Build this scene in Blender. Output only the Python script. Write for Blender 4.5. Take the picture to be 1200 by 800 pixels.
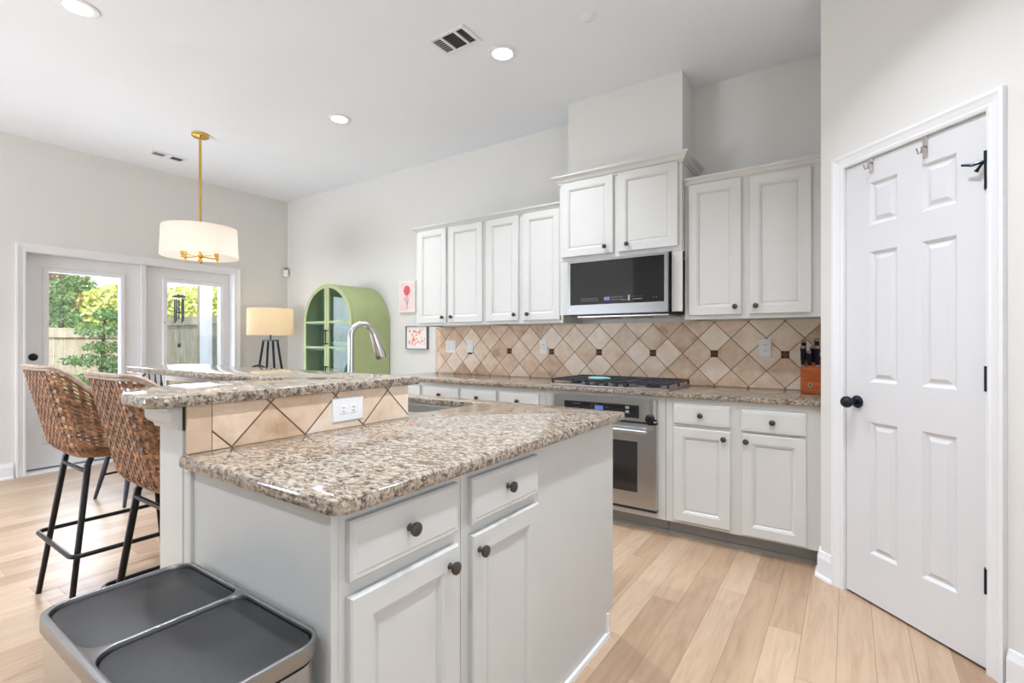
import bpy, bmesh, math, random
from math import sin, cos, pi, radians, sqrt, tan
from mathutils import Vector, Matrix

for o in list(bpy.data.objects):
    bpy.data.objects.remove(o)
S = bpy.context.scene
COL = S.collection
random.seed(7)

# ------------------------------------------------------------------ camera
cd = bpy.data.cameras.new('camera')
cd.sensor_width = 36.0
cd.lens = 36.0 * 578 / 1200
cd.clip_start = 0.02
cd.clip_end = 200
cam = bpy.data.objects.new('camera', cd)
cam.location = (0, 0, 1.21)
cam.rotation_euler = (pi / 2, 0, radians(34.35))
COL.objects.link(cam)
S.camera = cam

# ------------------------------------------------------------------ world, sun, exposure
EXPOSURE = 0.60
SKY = 1.6
SUN = 3.0
DOWN = 10.0          # watts per recessed light
DAY = 92.0           # fill through the added windows behind the camera
DAYCOL = (0.885, 0.975, 1.10)
PEND = 1.1
LAMP = 1.1

S.view_settings.view_transform = 'Standard'
S.view_settings.look = 'None'
S.view_settings.gamma = 1.0
S.view_settings.exposure = EXPOSURE
S.view_settings.use_curve_mapping = False
w = bpy.data.worlds.new('world')
S.world = w
w.use_nodes = True
wn = w.node_tree
wn.nodes.clear()
wo = wn.nodes.new('ShaderNodeOutputWorld')
wb = wn.nodes.new('ShaderNodeBackground')
wr = wn.nodes.new('ShaderNodeValToRGB')
wt = wn.nodes.new('ShaderNodeTexCoord')
ws = wn.nodes.new('ShaderNodeSeparateXYZ')
wr.color_ramp.elements[0].position = 0.0
wr.color_ramp.elements[0].color = (0.92, 0.93, 0.95, 1)
wr.color_ramp.elements[1].position = 0.6
wr.color_ramp.elements[1].color = (0.45, 0.62, 0.90, 1)
wn.links.new(wt.outputs['Generated'], ws.inputs[0])
wn.links.new(ws.outputs['Z'], wr.inputs[0])
wn.links.new(wr.outputs[0], wb.inputs[0])
wb.inputs[1].default_value = SKY
wn.links.new(wb.outputs[0], wo.inputs[0])

sd = bpy.data.lights.new('sun', 'SUN')
sd.energy = SUN
sd.angle = radians(1.5)
sd.color = (1, 0.95, 0.86)
so = bpy.data.objects.new('sun', sd)
so.rotation_euler = Vector((-0.75, 0.42, -0.72)).to_track_quat('-Z', 'Y').to_euler()
COL.objects.link(so)

def area(name, loc, direction, sx, sy, power, color=(1, 1, 1), spread=180, shape='RECTANGLE'):
    l = bpy.data.lights.new(name, 'AREA')
    l.shape = shape
    l.size = sx
    if shape == 'RECTANGLE':
        l.size_y = sy
    l.energy = power
    l.color = color
    l.spread = radians(spread)
    o = bpy.data.objects.new(name, l)
    o.location = loc
    o.rotation_euler = Vector(direction).to_track_quat('-Z', 'Z').to_euler()
    COL.objects.link(o)
    return o

# fill from added windows behind and right of camera; daylight by the patio doors
area('window_daylight', (-4.2, -3.10, 1.20), (0.15, 1, 0.38), 2.9, 1.3, DAY, DAYCOL)  # lamp for unseen windows, added to brighten the room and ceiling

area('window_daylight', (1.60, -0.25, 1.65), (-1, 0.0, 0.25), 1.4, 1.5, 18, DAYCOL)  # lamp of an unseen right-hand window, added to brighten the island face
area('door_daylight', (-6.40, 2.1, 1.30), (1, 0, 0.25), 1.6, 1.5, 32, DAYCOL)

# ------------------------------------------------------------------ mesh builder
class MB:
    def __init__(self):
        self.bm = bmesh.new()
    def v(self, p):
        return self.bm.verts.new(p)
    def f(self, vs):
        try:
            return self.bm.faces.new(vs)
        except ValueError:
            return None
    def box(self, x0, x1, y0, y1, z0, z1, M=None):
        ps = [(x, y, z) for z in (z0, z1) for y in (y0, y1) for x in (x0, x1)]
        if M is not None:
            ps = [M(p) if callable(M) else M @ Vector(p) for p in ps]
        v = [self.v(p) for p in ps]
        for q in ((0, 2, 3, 1), (4, 5, 7, 6), (0, 1, 5, 4), (2, 6, 7, 3), (0, 4, 6, 2), (1, 3, 7, 5)):
            self.f([v[i] for i in q])
        return self
    def loops(self, rings, close=True, cap0=True, cap1=True):
        R = [[self.v(p) for p in r] for r in rings]
        n = len(R[0])
        for a, b in zip(R[:-1], R[1:]):
            for i in range(n if close else n - 1):
                j = (i + 1) % n
                self.f([a[i], a[j], b[j], b[i]])
        if cap0:
            self.f(list(reversed(R[0])))
        if cap1:
            self.f(R[-1])
        return self
    def lathe(self, prof, c=(0, 0, 0), seg=24, axis='z', caps=(True, True)):
        rings = []
        for r, h in prof:
            ring = []
            for i in range(seg):
                a = 2 * pi * i / seg
                p = (r * cos(a), r * sin(a), h)
                if axis == 'x':
                    p = (h, r * cos(a), r * sin(a))
                elif axis == 'y':
                    p = (r * cos(a), h, r * sin(a))
                elif axis == '-y':
                    p = (r * cos(a), -h, r * sin(a))
                ring.append((p[0] + c[0], p[1] + c[1], p[2] + c[2]))
            rings.append(ring)
        return self.loops(rings, True, caps[0], caps[1])
    def tube(self, pts, r, seg=10, closed=False, caps=True):
        P = [Vector(p) for p in pts]
        n = len(P)
        rr = r if isinstance(r, (list, tuple)) else [r] * n
        rings = []
        up = None
        for i in range(n):
            if closed:
                t = (P[(i + 1) % n] - P[i - 1]).normalized()
            else:
                t = (P[min(i + 1, n - 1)] - P[max(i - 1, 0)]).normalized()
            if up is None:
                up = Vector((0, 0, 1)) if abs(t.z) < 0.9 else Vector((1, 0, 0))
            s = t.cross(up).normalized()
            u = s.cross(t).normalized()
            up = u
            rings.append([P[i] + (s * cos(2 * pi * k / seg) + u * sin(2 * pi * k / seg)) * rr[i] for k in range(seg)])
        if closed:
            rings.append(rings[0])
        self.loops(rings, True, caps and not closed, caps and not closed)
        if closed:
            bmesh.ops.remove_doubles(self.bm, verts=self.bm.verts, dist=1e-6)
        return self
    def ring_panel(self, F, u0, u1, z0, z1, prof, base=None):
        """nested rectangles; prof = [(inset, height)]; F maps (u, n, z)"""
        rings = []
        if base is not None:
            rings.append([F(u0, base, z0), F(u1, base, z0), F(u1, base, z1), F(u0, base, z1)])
        for i, n in prof:
            rings.append([F(u0 + i, n, z0 + i), F(u1 - i, n, z0 + i), F(u1 - i, n, z1 - i), F(u0 + i, n, z1 - i)])
        return self.loops(rings, True, base is not None, True)
    def slab(self, outer, z0, z1, r=0.006, holes=(), M=None):
        """extruded polygon with eased edges and holes; outer counter-clockwise, holes counter-clockwise"""
        T = (lambda p: p) if M is None else M
        bm = self.bm
        prof = [(r, z0), (0.3 * r, z0 + 0.3 * r), (0, z0 + r), (0, z1 - r), (0.3 * r, z1 - 0.3 * r), (r, z1)] if r > 0 else [(0, z0), (0, z1)]
        def ringset(poly, sign):
            R = []
            for ins, z in prof:
                q = offset(poly, ins * sign, True)
                R.append([bm.verts.new(T((p[0], p[1], z))) for p in q])
            for a, b in zip(R[:-1], R[1:]):
                for i in range(len(a)):
                    j = (i + 1) % len(a)
                    bm.faces.new([a[i], a[j], b[j], b[i]])
            return R[0], R[-1]
        sets = [ringset(outer, 1)] + [ringset(h, -1) for h in holes]
        for k in (0, 1):
            if holes:
                es = []
                for s in sets:
                    loop = s[k]
                    for i in range(len(loop)):
                        e = bm.edges.get((loop[i], loop[(i + 1) % len(loop)]))
                        es.append(e)
                bmesh.ops.triangle_fill(bm, use_beauty=True, use_dissolve=False, edges=es)
            else:
                self.f(sets[0][k])
        return self
    def sweep(self, path, prof, M=None, closed=False):
        """profile [(out, h)] swept along plan path, offset to the right of travel; M maps (a, b, h)"""
        T = (lambda p: p) if M is None else M
        rows = []
        for out, h in prof:
            q = offset(path, -out, closed)
            rows.append([(p[0], p[1], h) for p in q])
        n = len(path)
        rings = [[T(rows[k][i]) for k in range(len(prof))] for i in range(n)]
        if closed:
            rings.append(rings[0])
        return self.loops(rings, True, not closed, not closed)
    def build(self, name, mat=None, parent=None, bevel=0, smooth=False, local=False, seg=2):
        bm = self.bm
        bmesh.ops.remove_doubles(bm, verts=bm.verts, dist=1e-6)
        bmesh.ops.recalc_face_normals(bm, faces=bm.faces)
        if parent is not None and not local:
            off = Vector(ROOT.get(parent.name, (0, 0, 0)))
            for v in bm.verts:
                v.co -= off
        me = bpy.data.meshes.new(name)
        bm.to_mesh(me)
        bm.free()
        if smooth:
            for p in me.polygons:
                p.use_smooth = True
            try:
                me.set_sharp_from_angle(angle=radians(40))
            except Exception:
                pass
        if mat is not None:
            me.materials.append(mat)
        o = bpy.data.objects.new(name, me)
        COL.objects.link(o)
        if parent is not None:
            o.parent = parent
            if parent.name in ROOT and not local:
                ROOT[o.name] = ROOT[parent.name]
            else:
                ROOT[o.name] = (0, 0, 0)
        if bevel:
            m = o.modifiers.new('bevel', 'BEVEL')
            m.width = bevel
            m.segments = seg
            m.limit_method = 'ANGLE'
            m.angle_limit = radians(35)
        return o

ROOT = {}

def offset(poly, d, closed=True):
    """offset to the left of travel by d"""
    n = len(poly)
    out = []
    for i in range(n):
        p = Vector(poly[i][:2])
        a = Vector(poly[i - 1][:2]) if (closed or i > 0) else None
        b = Vector(poly[(i + 1) % n][:2]) if (closed or i < n - 1) else None
        e1 = (p - a).normalized() if a is not None else None
        e2 = (b - p).normalized() if b is not None else None
        if e1 is None: e1 = e2
        if e2 is None: e2 = e1
        n1 = Vector((-e1.y, e1.x)); n2 = Vector((-e2.y, e2.x))
        m = n1 + n2
        if m.length < 1e-6:
            m = n1
        m.normalize()
        k = m.dot(n1)
        out.append((p + m * (d / max(k, 0.3)))[:])
    return out

def rpoly(pts, radii, seg=6):
    n = len(pts)
    if not isinstance(radii, (list, tuple)):
        radii = [radii] * n
    out = []
    for i in range(n):
        p = Vector(pts[i]); a = Vector(pts[i - 1]); b = Vector(pts[(i + 1) % n])
        r = radii[i]
        if r <= 0:
            out.append(tuple(p)); continue
        e1 = (a - p).normalized(); e2 = (b - p).normalized()
        ang = e1.angle(e2)
        t = r / tan(ang / 2)
        s = p + e1 * t; e = p + e2 * t
        c = p + (e1 + e2).normalized() * (r / sin(ang / 2))
        a0 = math.atan2(s.y - c.y, s.x - c.x); a1 = math.atan2(e.y - c.y, e.x - c.x)
        da = a1 - a0
        while da > pi: da -= 2 * pi
        while da < -pi: da += 2 * pi
        for k in range(seg + 1):
            t_ = a0 + da * k / seg
            out.append((c.x + r * cos(t_), c.y + r * sin(t_)))
    return out

def rect(x0, x1, y0, y1):
    return [(x0, y0), (x1, y0), (x1, y1), (x0, y1)]

def tag(o, label=None, cat=None, group=None, kind=None):
    if label: o['label'] = label
    if cat: o['category'] = cat
    if group: o['group'] = group
    if kind: o['kind'] = kind
    return o

def thing(name, loc, label, cat, group=None, rz=0):
    o = bpy.data.objects.new(name, None)
    o.empty_display_size = 0.1
    o.location = loc
    o.rotation_euler = (0, 0, rz)
    COL.objects.link(o)
    ROOT[o.name] = tuple(loc)
    return tag(o, label, cat, group)

def copy_tree(o, parent=None):
    c = o.copy()
    COL.objects.link(c)
    if parent is not None:
        c.parent = parent
    for ch in list(o.children):
        copy_tree(ch, c)
    return c

def struct(o, label=None):
    o['kind'] = 'structure'
    if label: o['label'] = label
    return o

FY = lambda Y: (lambda u, n, z: (u, Y - n, z))     # a face towards -Y
FX = lambda X: (lambda u, n, z: (X + n, u, z))     # a face towards +X

# ------------------------------------------------------------------ materials
def srgb(r, g, b):
    f = lambda c: (c / 255 / 12.92) if c / 255 <= 0.04045 else ((c / 255 + 0.055) / 1.055) ** 2.4
    return (f(r), f(g), f(b), 1)

def nt(name):
    m = bpy.data.materials.new(name)
    m.use_nodes = True
    t = m.node_tree
    b = t.nodes['Principled BSDF']
    return m, t, b

def N(t, kind, **kw):
    n = t.nodes.new(kind)
    for k, v in kw.items():
        if k in n.inputs:
            n.inputs[k].default_value = v
        else:
            setattr(n, k, v)
    return n

def ramp(t, src, stops, interp='LINEAR'):
    r = t.nodes.new('ShaderNodeValToRGB')
    r.color_ramp.interpolation = interp
    e = r.color_ramp.elements
    while len(e) < len(stops):
        e.new(0.5)
    for i, (p, c) in enumerate(stops):
        e[i].position = p
        e[i].color = c
    t.links.new(src, r.inputs[0])
    return r.outputs[0]

def mixc(t, fac, a, b, mode='MIX'):
    m = t.nodes.new('ShaderNodeMix')
    m.data_type = 'RGBA'
    m.blend_type = mode
    for sock, val in ((m.inputs[0], fac), (m.inputs[6], a), (m.inputs[7], b)):
        if hasattr(val, 'is_linked') or hasattr(val, 'links'):
            t.links.new(val, sock)
        else:
            sock.default_value = val
    return m.outputs[2]

def mth(t, op, a, b=None, c=None):
    m = t.nodes.new('ShaderNodeMath')
    m.operation = op
    for i, val in enumerate((a, b, c)):
        if val is None: continue
        if hasattr(val, 'links'):
            t.links.new(val, m.inputs[i])
        else:
            m.inputs[i].default_value = val
    return m.outputs[0]

def coords(t, scale=(1, 1, 1), loc=(0, 0, 0)):
    c = t.nodes.new('ShaderNodeTexCoord')
    mp = t.nodes.new('ShaderNodeMapping')
    mp.inputs['Scale'].default_value = scale
    mp.inputs['Location'].default_value = loc
    t.links.new(c.outputs['Object'], mp.inputs[0])
    return mp.outputs[0]

def bump(t, b, h, strength=0.2, dist=0.01):
    n = N(t, 'ShaderNodeBump')
    n.inputs['Strength'].default_value = strength
    n.inputs['Distance'].default_value = dist
    t.links.new(h, n.inputs['Height'])
    t.links.new(n.outputs[0], b.inputs['Normal'])

def plain(name, col, rough=0.5, metal=0.0, var=0.03, scale=8, bmp=0.0, coat=0.0, spec=0.5):
    m, t, b = nt(name)
    co = coords(t)
    no = N(t, 'ShaderNodeTexNoise', Scale=scale, Detail=3.0)
    t.links.new(co, no.inputs['Vector'])
    d = tuple(max(0, c * (1 - var)) for c in col[:3]) + (1,)
    l = tuple(min(1, c * (1 + var)) for c in col[:3]) + (1,)
    t.links.new(ramp(t, no.outputs[0], [(0.3, d), (0.7, l)]), b.inputs['Base Color'])
    b.inputs['Roughness'].default_value = rough
    b.inputs['Metallic'].default_value = metal
    b.inputs['Coat Weight'].default_value = coat
    b.inputs['Specular IOR Level'].default_value = spec
    if bmp:
        n2 = N(t, 'ShaderNodeTexNoise', Scale=260.0, Detail=2.0)
        t.links.new(co, n2.inputs['Vector'])
        bump(t, b, n2.outputs[0], bmp, 0.002)
    return m

def emit(name, col, strength):
    m, t, b = nt(name)
    b.inputs['Base Color'].default_value = (0.8, 0.8, 0.8, 1)
    b.inputs['Emission Color'].default_value = col
    b.inputs['Emission Strength'].default_value = strength
    return m

def granite(name, warm=0.0):
    m, t, b = nt(name)
    co = coords(t, (0.62, 1.0, 0.9))
    # warped domain so that the flecks are irregular
    wz = N(t, 'ShaderNodeTexNoise', Scale=14.0, Detail=3.0)
    t.links.new(co, wz.inputs['Vector'])
    va = N(t, 'ShaderNodeVectorMath'); va.operation = 'SCALE'
    t.links.new(wz.outputs['Color'], va.inputs[0]); va.inputs['Scale'].default_value = 0.03
    vb = N(t, 'ShaderNodeVectorMath'); vb.operation = 'ADD'
    t.links.new(co, vb.inputs[0]); t.links.new(va.outputs[0], vb.inputs[1])
    P = vb.outputs[0]
    t.nodes['Mapping'].inputs['Rotation'].default_value = (0, 0, radians(-28))
    big = N(t, 'ShaderNodeTexNoise', Scale=16.0, Detail=6.0, Roughness=0.62)
    t.links.new(P, big.inputs['Vector'])
    base = ramp(t, big.outputs[0], [(0.30, srgb(128, 106, 88)), (0.42, srgb(180, 164, 146)), (0.52, srgb(196, 186, 172)),
                                    (0.64, srgb(178, 160, 138)), (0.78, srgb(142, 116, 88))])
    v1 = N(t, 'ShaderNodeTexVoronoi', Scale=135.0, Randomness=1.0)
    t.links.new(P, v1.inputs['Vector'])
    sp = N(t, 'ShaderNodeSeparateColor'); t.links.new(v1.outputs['Color'], sp.inputs[0])
    c1 = ramp(t, sp.outputs[0], [(0.0, srgb(84, 68, 60)), (0.12, srgb(134, 108, 86)), (0.30, srgb(194, 184, 170)),
                                 (0.58, srgb(206, 198, 186)), (0.80, srgb(168, 142, 112)), (0.91, srgb(136, 124, 116))], 'CONSTANT')
    col = mixc(t, 0.55, base, c1)
    n3 = N(t, 'ShaderNodeTexNoise', Scale=64.0, Detail=5.0, Roughness=0.7)
    t.links.new(P, n3.inputs['Vector'])
    dk = ramp(t, n3.outputs[0], [(0.535, (0, 0, 0, 1)), (0.60, (1, 1, 1, 1))])
    col = mixc(t, mth(t, 'MULTIPLY', dk, 0.85), col, srgb(84, 62, 48))
    n4 = N(t, 'ShaderNodeTexNoise', Scale=120.0, Detail=2.0)
    t.links.new(P, n4.inputs['Vector'])
    wk = ramp(t, n4.outputs[0], [(0.60, (0, 0, 0, 1)), (0.66, (1, 1, 1, 1))])
    col = mixc(t, mth(t, 'MULTIPLY', wk, 0.7), col, srgb(52, 44, 44))
    col = mixc(t, 1.0, col, (0.70, 0.685, 0.655, 1), 'MULTIPLY')
    t.links.new(col, b.inputs['Base Color'])
    b.inputs['Roughness'].default_value = 0.09
    b.inputs['Specular IOR Level'].default_value = 0.6
    return m

def tile(name, plane, u0, z0, diag, split=None):
    """travertine tiles laid on the diagonal; a lattice corner sits at (u0, z0)"""
    m, t, b = nt(name)
    c = N(t, 'ShaderNodeTexCoord')
    sp = N(t, 'ShaderNodeSeparateXYZ')
    t.links.new(c.outputs['Object'], sp.inputs[0])
    side = diag / sqrt(2)
    u = mth(t, 'SUBTRACT', sp.outputs['X' if plane == 'x' else 'Y'], u0)
    z = mth(t, 'SUBTRACT', sp.outputs['Z'], z0)
    a = mth(t, 'MULTIPLY', mth(t, 'ADD', u, z), 1 / sqrt(2) / side)
    d = mth(t, 'MULTIPLY', mth(t, 'SUBTRACT', u, z), 1 / sqrt(2) / side)
    def edge(x):
        f = mth(t, 'FRACT', x)
        return mth(t, 'MINIMUM', f, mth(t, 'SUBTRACT', 1.0, f))
    e = mth(t, 'MINIMUM', edge(a), edge(d))
    g = ramp(t, e, [(0.010, (0, 0, 0, 1)), (0.019, (1, 1, 1, 1))])
    cb = N(t, 'ShaderNodeCombineXYZ')
    t.links.new(mth(t, 'FLOOR', a), cb.inputs[0]); t.links.new(mth(t, 'FLOOR', d), cb.inputs[1])
    wn_ = N(t, 'ShaderNodeTexWhiteNoise'); t.links.new(cb.outputs[0], wn_.inputs['Vector'])
    no = N(t, 'ShaderNodeTexNoise', Scale=11.0, Detail=6.0, Roughness=0.6)
    t.links.new(c.outputs['Object'], no.inputs['Vector'])
    fac = mth(t, 'ADD', mth(t, 'MULTIPLY', wn_.outputs[0], 0.45), mth(t, 'MULTIPLY', no.outputs[0], 0.75))
    col = ramp(t, fac, [(0.28, srgb(180, 144, 112)), (0.45, srgb(210, 180, 150)), (0.66, srgb(228, 204, 180)), (0.85, srgb(238, 222, 204))])
    col = mixc(t, g, srgb(104, 76, 56), col)
    t.links.new(col, b.inputs['Base Color'])
    b.inputs['Roughness'].default_value = 0.35
    bump(t, b, g, 0.5, 0.003)
    return m

def oakfloor():
    m, t, b = nt('oak_planks')
    c = N(t, 'ShaderNodeTexCoord')
    sp = N(t, 'ShaderNodeSeparateXYZ'); t.links.new(c.outputs['Object'], sp.inputs[0])
    W = 0.1222
    row = mth(t, 'DIVIDE', mth(t, 'ADD', sp.outputs['X'], 0.528), W)
    ri = mth(t, 'FLOOR', row)
    wn1 = N(t, 'ShaderNodeTexWhiteNoise'); wn1.noise_dimensions = '1D'; t.links.new(ri, wn1.inputs['W'])
    ln = mth(t, 'DIVIDE', mth(t, 'ADD', sp.outputs['Y'], mth(t, 'MULTIPLY', wn1.outputs[0], 7.0)), 0.95)
    li = mth(t, 'FLOOR', ln)
    cb = N(t, 'ShaderNodeCombineXYZ'); t.links.new(ri, cb.inputs[0]); t.links.new(li, cb.inputs[1])
    wn2 = N(t, 'ShaderNodeTexWhiteNoise'); t.links.new(cb.outputs[0], wn2.inputs['Vector'])
    fr = mth(t, 'FRACT', row); e1 = mth(t, 'MULTIPLY', mth(t, 'MINIMUM', fr, mth(t, 'SUBTRACT', 1.0, fr)), W)
    fl = mth(t, 'FRACT', ln); e2 = mth(t, 'MULTIPLY', mth(t, 'MINIMUM', fl, mth(t, 'SUBTRACT', 1.0, fl)), 0.95)
    e = mth(t, 'MINIMUM', e1, e2)
    g = ramp(t, mth(t, 'MULTIPLY', e, 100.0), [(0.04, (0, 0, 0, 1)), (0.16, (1, 1, 1, 1))])
    # grain, offset per plank
    va = N(t, 'ShaderNodeVectorMath'); va.operation = 'MULTIPLY'; va.inputs[1].default_value = (1, 1, 1)
    sc = N(t, 'ShaderNodeVectorMath'); sc.operation = 'SCALE'; sc.inputs['Scale'].default_value = 9.0
    t.links.new(wn2.outputs['Color'], sc.inputs[0])
    ad = N(t, 'ShaderNodeVectorMath'); ad.operation = 'ADD'
    t.links.new(c.outputs['Object'], ad.inputs[0]); t.links.new(sc.outputs[0], ad.inputs[1])
    mp = N(t, 'ShaderNodeMapping'); mp.inputs['Scale'].default_value = (26, 2.2, 1)
    t.links.new(ad.outputs[0], mp.inputs[0])
    gr = N(t, 'ShaderNodeTexNoise', Scale=1.0, Detail=5.0, Roughness=0.62, Distortion=1.2)
    t.links.new(mp.outputs[0], gr.inputs['Vector'])
    col = ramp(t, wn2.outputs[0], [(0.0, srgb(170, 141, 115)), (0.35, srgb(186, 158, 130)), (0.7, srgb(196, 170, 143)), (1.0, srgb(180, 151, 124))])
    gm = ramp(t, gr.outputs[0], [(0.30, srgb(214, 204, 196)), (0.60, (1, 1, 1, 1))])
    col = mixc(t, 0.6, col, gm, 'MULTIPLY')
    kn = N(t, 'ShaderNodeTexVoronoi', Scale=2.1); kn.inputs['Randomness'].default_value = 1.0
    mk = N(t, 'ShaderNodeMapping'); mk.inputs['Scale'].default_value = (1.4, 0.55, 1)
    t.links.new(c.outputs['Object'], mk.inputs[0]); t.links.new(mk.outputs[0], kn.inputs['Vector'])
    kk = ramp(t, kn.outputs['Distance'], [(0.010, (1, 1, 1, 1)), (0.032, (0, 0, 0, 1))])
    col = mixc(t, mth(t, 'MULTIPLY', kk, 0.65), col, srgb(96, 66, 44))
    col = mixc(t, g, srgb(142, 114, 90), col)
    t.links.new(col, b.inputs['Base Color'])
    b.inputs['Roughness'].default_value = 0.33
    bump(t, b, g, 0.25, 0.002)
    return m

def glassmat(name, tint=(1, 1, 1, 1), refl=0.08):
    m = bpy.data.materials.new(name)
    m.use_nodes = True
    t = m.node_tree
    t.nodes.clear()
    o = N(t, 'ShaderNodeOutputMaterial')
    tr = N(t, 'ShaderNodeBsdfTransparent'); tr.inputs[0].default_value = tint
    gl = N(t, 'ShaderNodeBsdfGlossy'); gl.inputs['Roughness'].default_value = 0.01
    fr = N(t, 'ShaderNodeFresnel'); gb = N(t, 'ShaderNodeNewGeometry')
    t.links.new(mth(t, 'ADD', mth(t, 'MULTIPLY', gb.outputs['Backfacing'], 1 / 1.5 - 1.5), 1.5), fr.inputs[0])
    mx = N(t, 'ShaderNodeMixShader')
    t.links.new(mth(t, 'MULTIPLY', fr.outputs[0], refl / 0.04), mx.inputs[0])
    t.links.new(tr.outputs[0], mx.inputs[1]); t.links.new(gl.outputs[0], mx.inputs[2])
    t.links.new(mx.outputs[0], o.inputs[0])
    return m

def shade(name, col, trans=0.5):
    m = bpy.data.materials.new(name)
    m.use_nodes = True
    t = m.node_tree
    t.nodes.clear()
    o = N(t, 'ShaderNodeOutputMaterial')
    co = coords(t)
    wv = N(t, 'ShaderNodeTexNoise', Scale=90.0, Detail=2.0); t.links.new(co, wv.inputs['Vector'])
    c2 = tuple(x * 0.94 for x in col[:3]) + (1,)
    cc = ramp(t, wv.outputs[0], [(0.35, c2), (0.65, col)])
    df = N(t, 'ShaderNodeBsdfDiffuse'); tl = N(t, 'ShaderNodeBsdfTranslucent')
    t.links.new(cc, df.inputs[0]); t.links.new(cc, tl.inputs[0])
    mx = N(t, 'ShaderNodeMixShader'); mx.inputs[0].default_value = trans
    t.links.new(df.outputs[0], mx.inputs[1]); t.links.new(tl.outputs[0], mx.inputs[2])
    t.links.new(mx.outputs[0], o.inputs[0])
    return m

def steel(name, col=(0.62, 0.62, 0.61, 1), rough=0.28, axis=(1, 1, 60)):
    m, t, b = nt(name)
    co = coords(t, axis)
    no = N(t, 'ShaderNodeTexNoise', Scale=8.0, Detail=4.0)
    t.links.new(co, no.inputs['Vector'])
    t.links.new(ramp(t, no.outputs[0], [(0.3, tuple(c * .93 for c in col[:3]) + (1,)), (0.7, col)]), b.inputs['Base Color'])
    b.inputs['Metallic'].default_value = 1.0
    b.inputs['Roughness'].default_value = rough
    return m

def woodmat(name, c1, c2, scale=(3, 3, 30), rough=0.4):
    m, t, b = nt(name)
    co = coords(t, scale)
    no = N(t, 'ShaderNodeTexNoise', Scale=3.0, Detail=5.0, Distortion=0.8)
    t.links.new(co, no.inputs['Vector'])
    t.links.new(ramp(t, no.outputs[0], [(0.3, c1), (0.7, c2)]), b.inputs['Base Color'])
    b.inputs['Roughness'].default_value = rough
    return m

M_WALL = plain('wall_paint', srgb(221, 219, 214), 0.85, var=0.012, scale=1.5)
M_CEIL = plain('ceiling_paint', srgb(234, 238, 242), 0.9, var=0.008, scale=2)
M_TRIM = plain('white_trim_paint', srgb(232, 232, 233), 0.4, var=0.008)
M_DOORP = plain('white_door_paint', srgb(218, 218, 219), 0.42, var=0.008)
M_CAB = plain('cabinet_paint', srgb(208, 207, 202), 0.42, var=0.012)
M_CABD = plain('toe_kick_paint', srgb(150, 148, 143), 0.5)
M_ISL = plain('island_paint', srgb(194, 194, 190), 0.42, var=0.012)
M_TAN = plain('tan_paint', srgb(188, 178, 138), 0.6)
M_FLOOR = oakfloor()
M_GRAN = granite('granite')
M_TILE = tile('travertine_backsplash', 'x', -2.5495, 1.123, 0.2203)
M_TILEB = tile('travertine_bar', 'y', 0.926, 0.914, 0.2265)
M_TILEP = plain('travertine_plain', srgb(206, 178, 150), 0.35, var=0.10, scale=9)
M_BULL = plain('bullnose_tile', srgb(214, 190, 166), 0.35, var=0.06, scale=14)
M_MOS = plain('mosaic_brown', srgb(88, 56, 42), 0.5, var=0.25, scale=60, spec=0.2)
M_KNOB = plain('dark_knob', srgb(78, 72, 69), 0.35, metal=0.6)
M_BLACK = plain('black_metal', srgb(34, 33, 35), 0.35, metal=0.5)
M_BLUEBLK = plain('blued_black_metal', srgb(42, 48, 58), 0.3, metal=0.8)
M_STEEL = steel('stainless_steel', (0.56, 0.56, 0.56, 1), 0.30)
M_STEELM = steel('stainless_microwave', (0.33, 0.33, 0.33, 1), 0.36)
M_STEELV = steel('stainless_steel_body', (0.45, 0.45, 0.45, 1), 0.25, (30, 30, 1))
M_CHROME = steel('brushed_nickel', (0.62, 0.60, 0.58, 1), 0.22)
M_BGLASS = plain('black_glass', srgb(24, 25, 26), 0.04, coat=0.6)
M_OGLASS = plain('oven_glass', srgb(44, 43, 42), 0.06, coat=0.5)
M_IRON = plain('cast_iron', srgb(40, 42, 48), 0.35)
M_LID = plain('black_plastic_lid', srgb(36, 36, 36), 0.45, var=0.12, scale=60, bmp=0.15)
M_RUB = plain('black_rubber', srgb(18, 18, 18), 0.6)
M_BRASS = plain('brass', srgb(214, 172, 92), 0.25, metal=1.0)
M_WHITEP = plain('white_plastic', srgb(236, 236, 234), 0.35, var=0.005)
M_DARKP = plain('dark_slot', srgb(40, 38, 38), 0.5)
M_GREEN = plain('sage_green_paint', srgb(168, 180, 128), 0.5)
M_GREENIN = plain('cabinet_inside', srgb(104, 150, 142), 0.6)
M_GLASS = glassmat('clear_glass')
M_CGLASS = glassmat('cabinet_glass', (0.86, 0.96, 0.95, 1), 0.03)
M_SHADE = shade('cream_lampshade', (0.86, 0.79, 0.71, 1), 0.5)
M_SHADE2 = shade('linen_lampshade', (0.86, 0.71, 0.50, 1), 0.5)
M_DOWN = emit('downlight_lens', (1, 0.98, 0.95, 1), 14.0)
M_BULB = emit('bulb_glow', (1, 0.90, 0.75, 1), 4.0)
M_DISP = plain('blue_display', srgb(30, 36, 60), 0.2)
M_DISP.node_tree.nodes['Principled BSDF'].inputs['Emission Color'].default_value = (0.22, 0.32, 0.9, 1)
M_DISP.node_tree.nodes['Principled BSDF'].inputs['Emission Strength'].default_value = 0.35
M_ICON = plain('panel_icons', srgb(150, 152, 158), 0.4)
M_KBLOCK = woodmat('cherry_block', srgb(136, 62, 24), srgb(182, 92, 40))
M_FENCE = woodmat('weathered_fence', srgb(128, 122, 108), srgb(168, 160, 142), (6, 6, 1.2), 0.8)
M_FENCE2 = woodmat('tan_fence', srgb(176, 160, 134), srgb(208, 194, 168), (6, 6, 1.2), 0.8)
M_TABLE = woodmat('table_wood', srgb(150, 112, 76), srgb(186, 146, 104))
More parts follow.
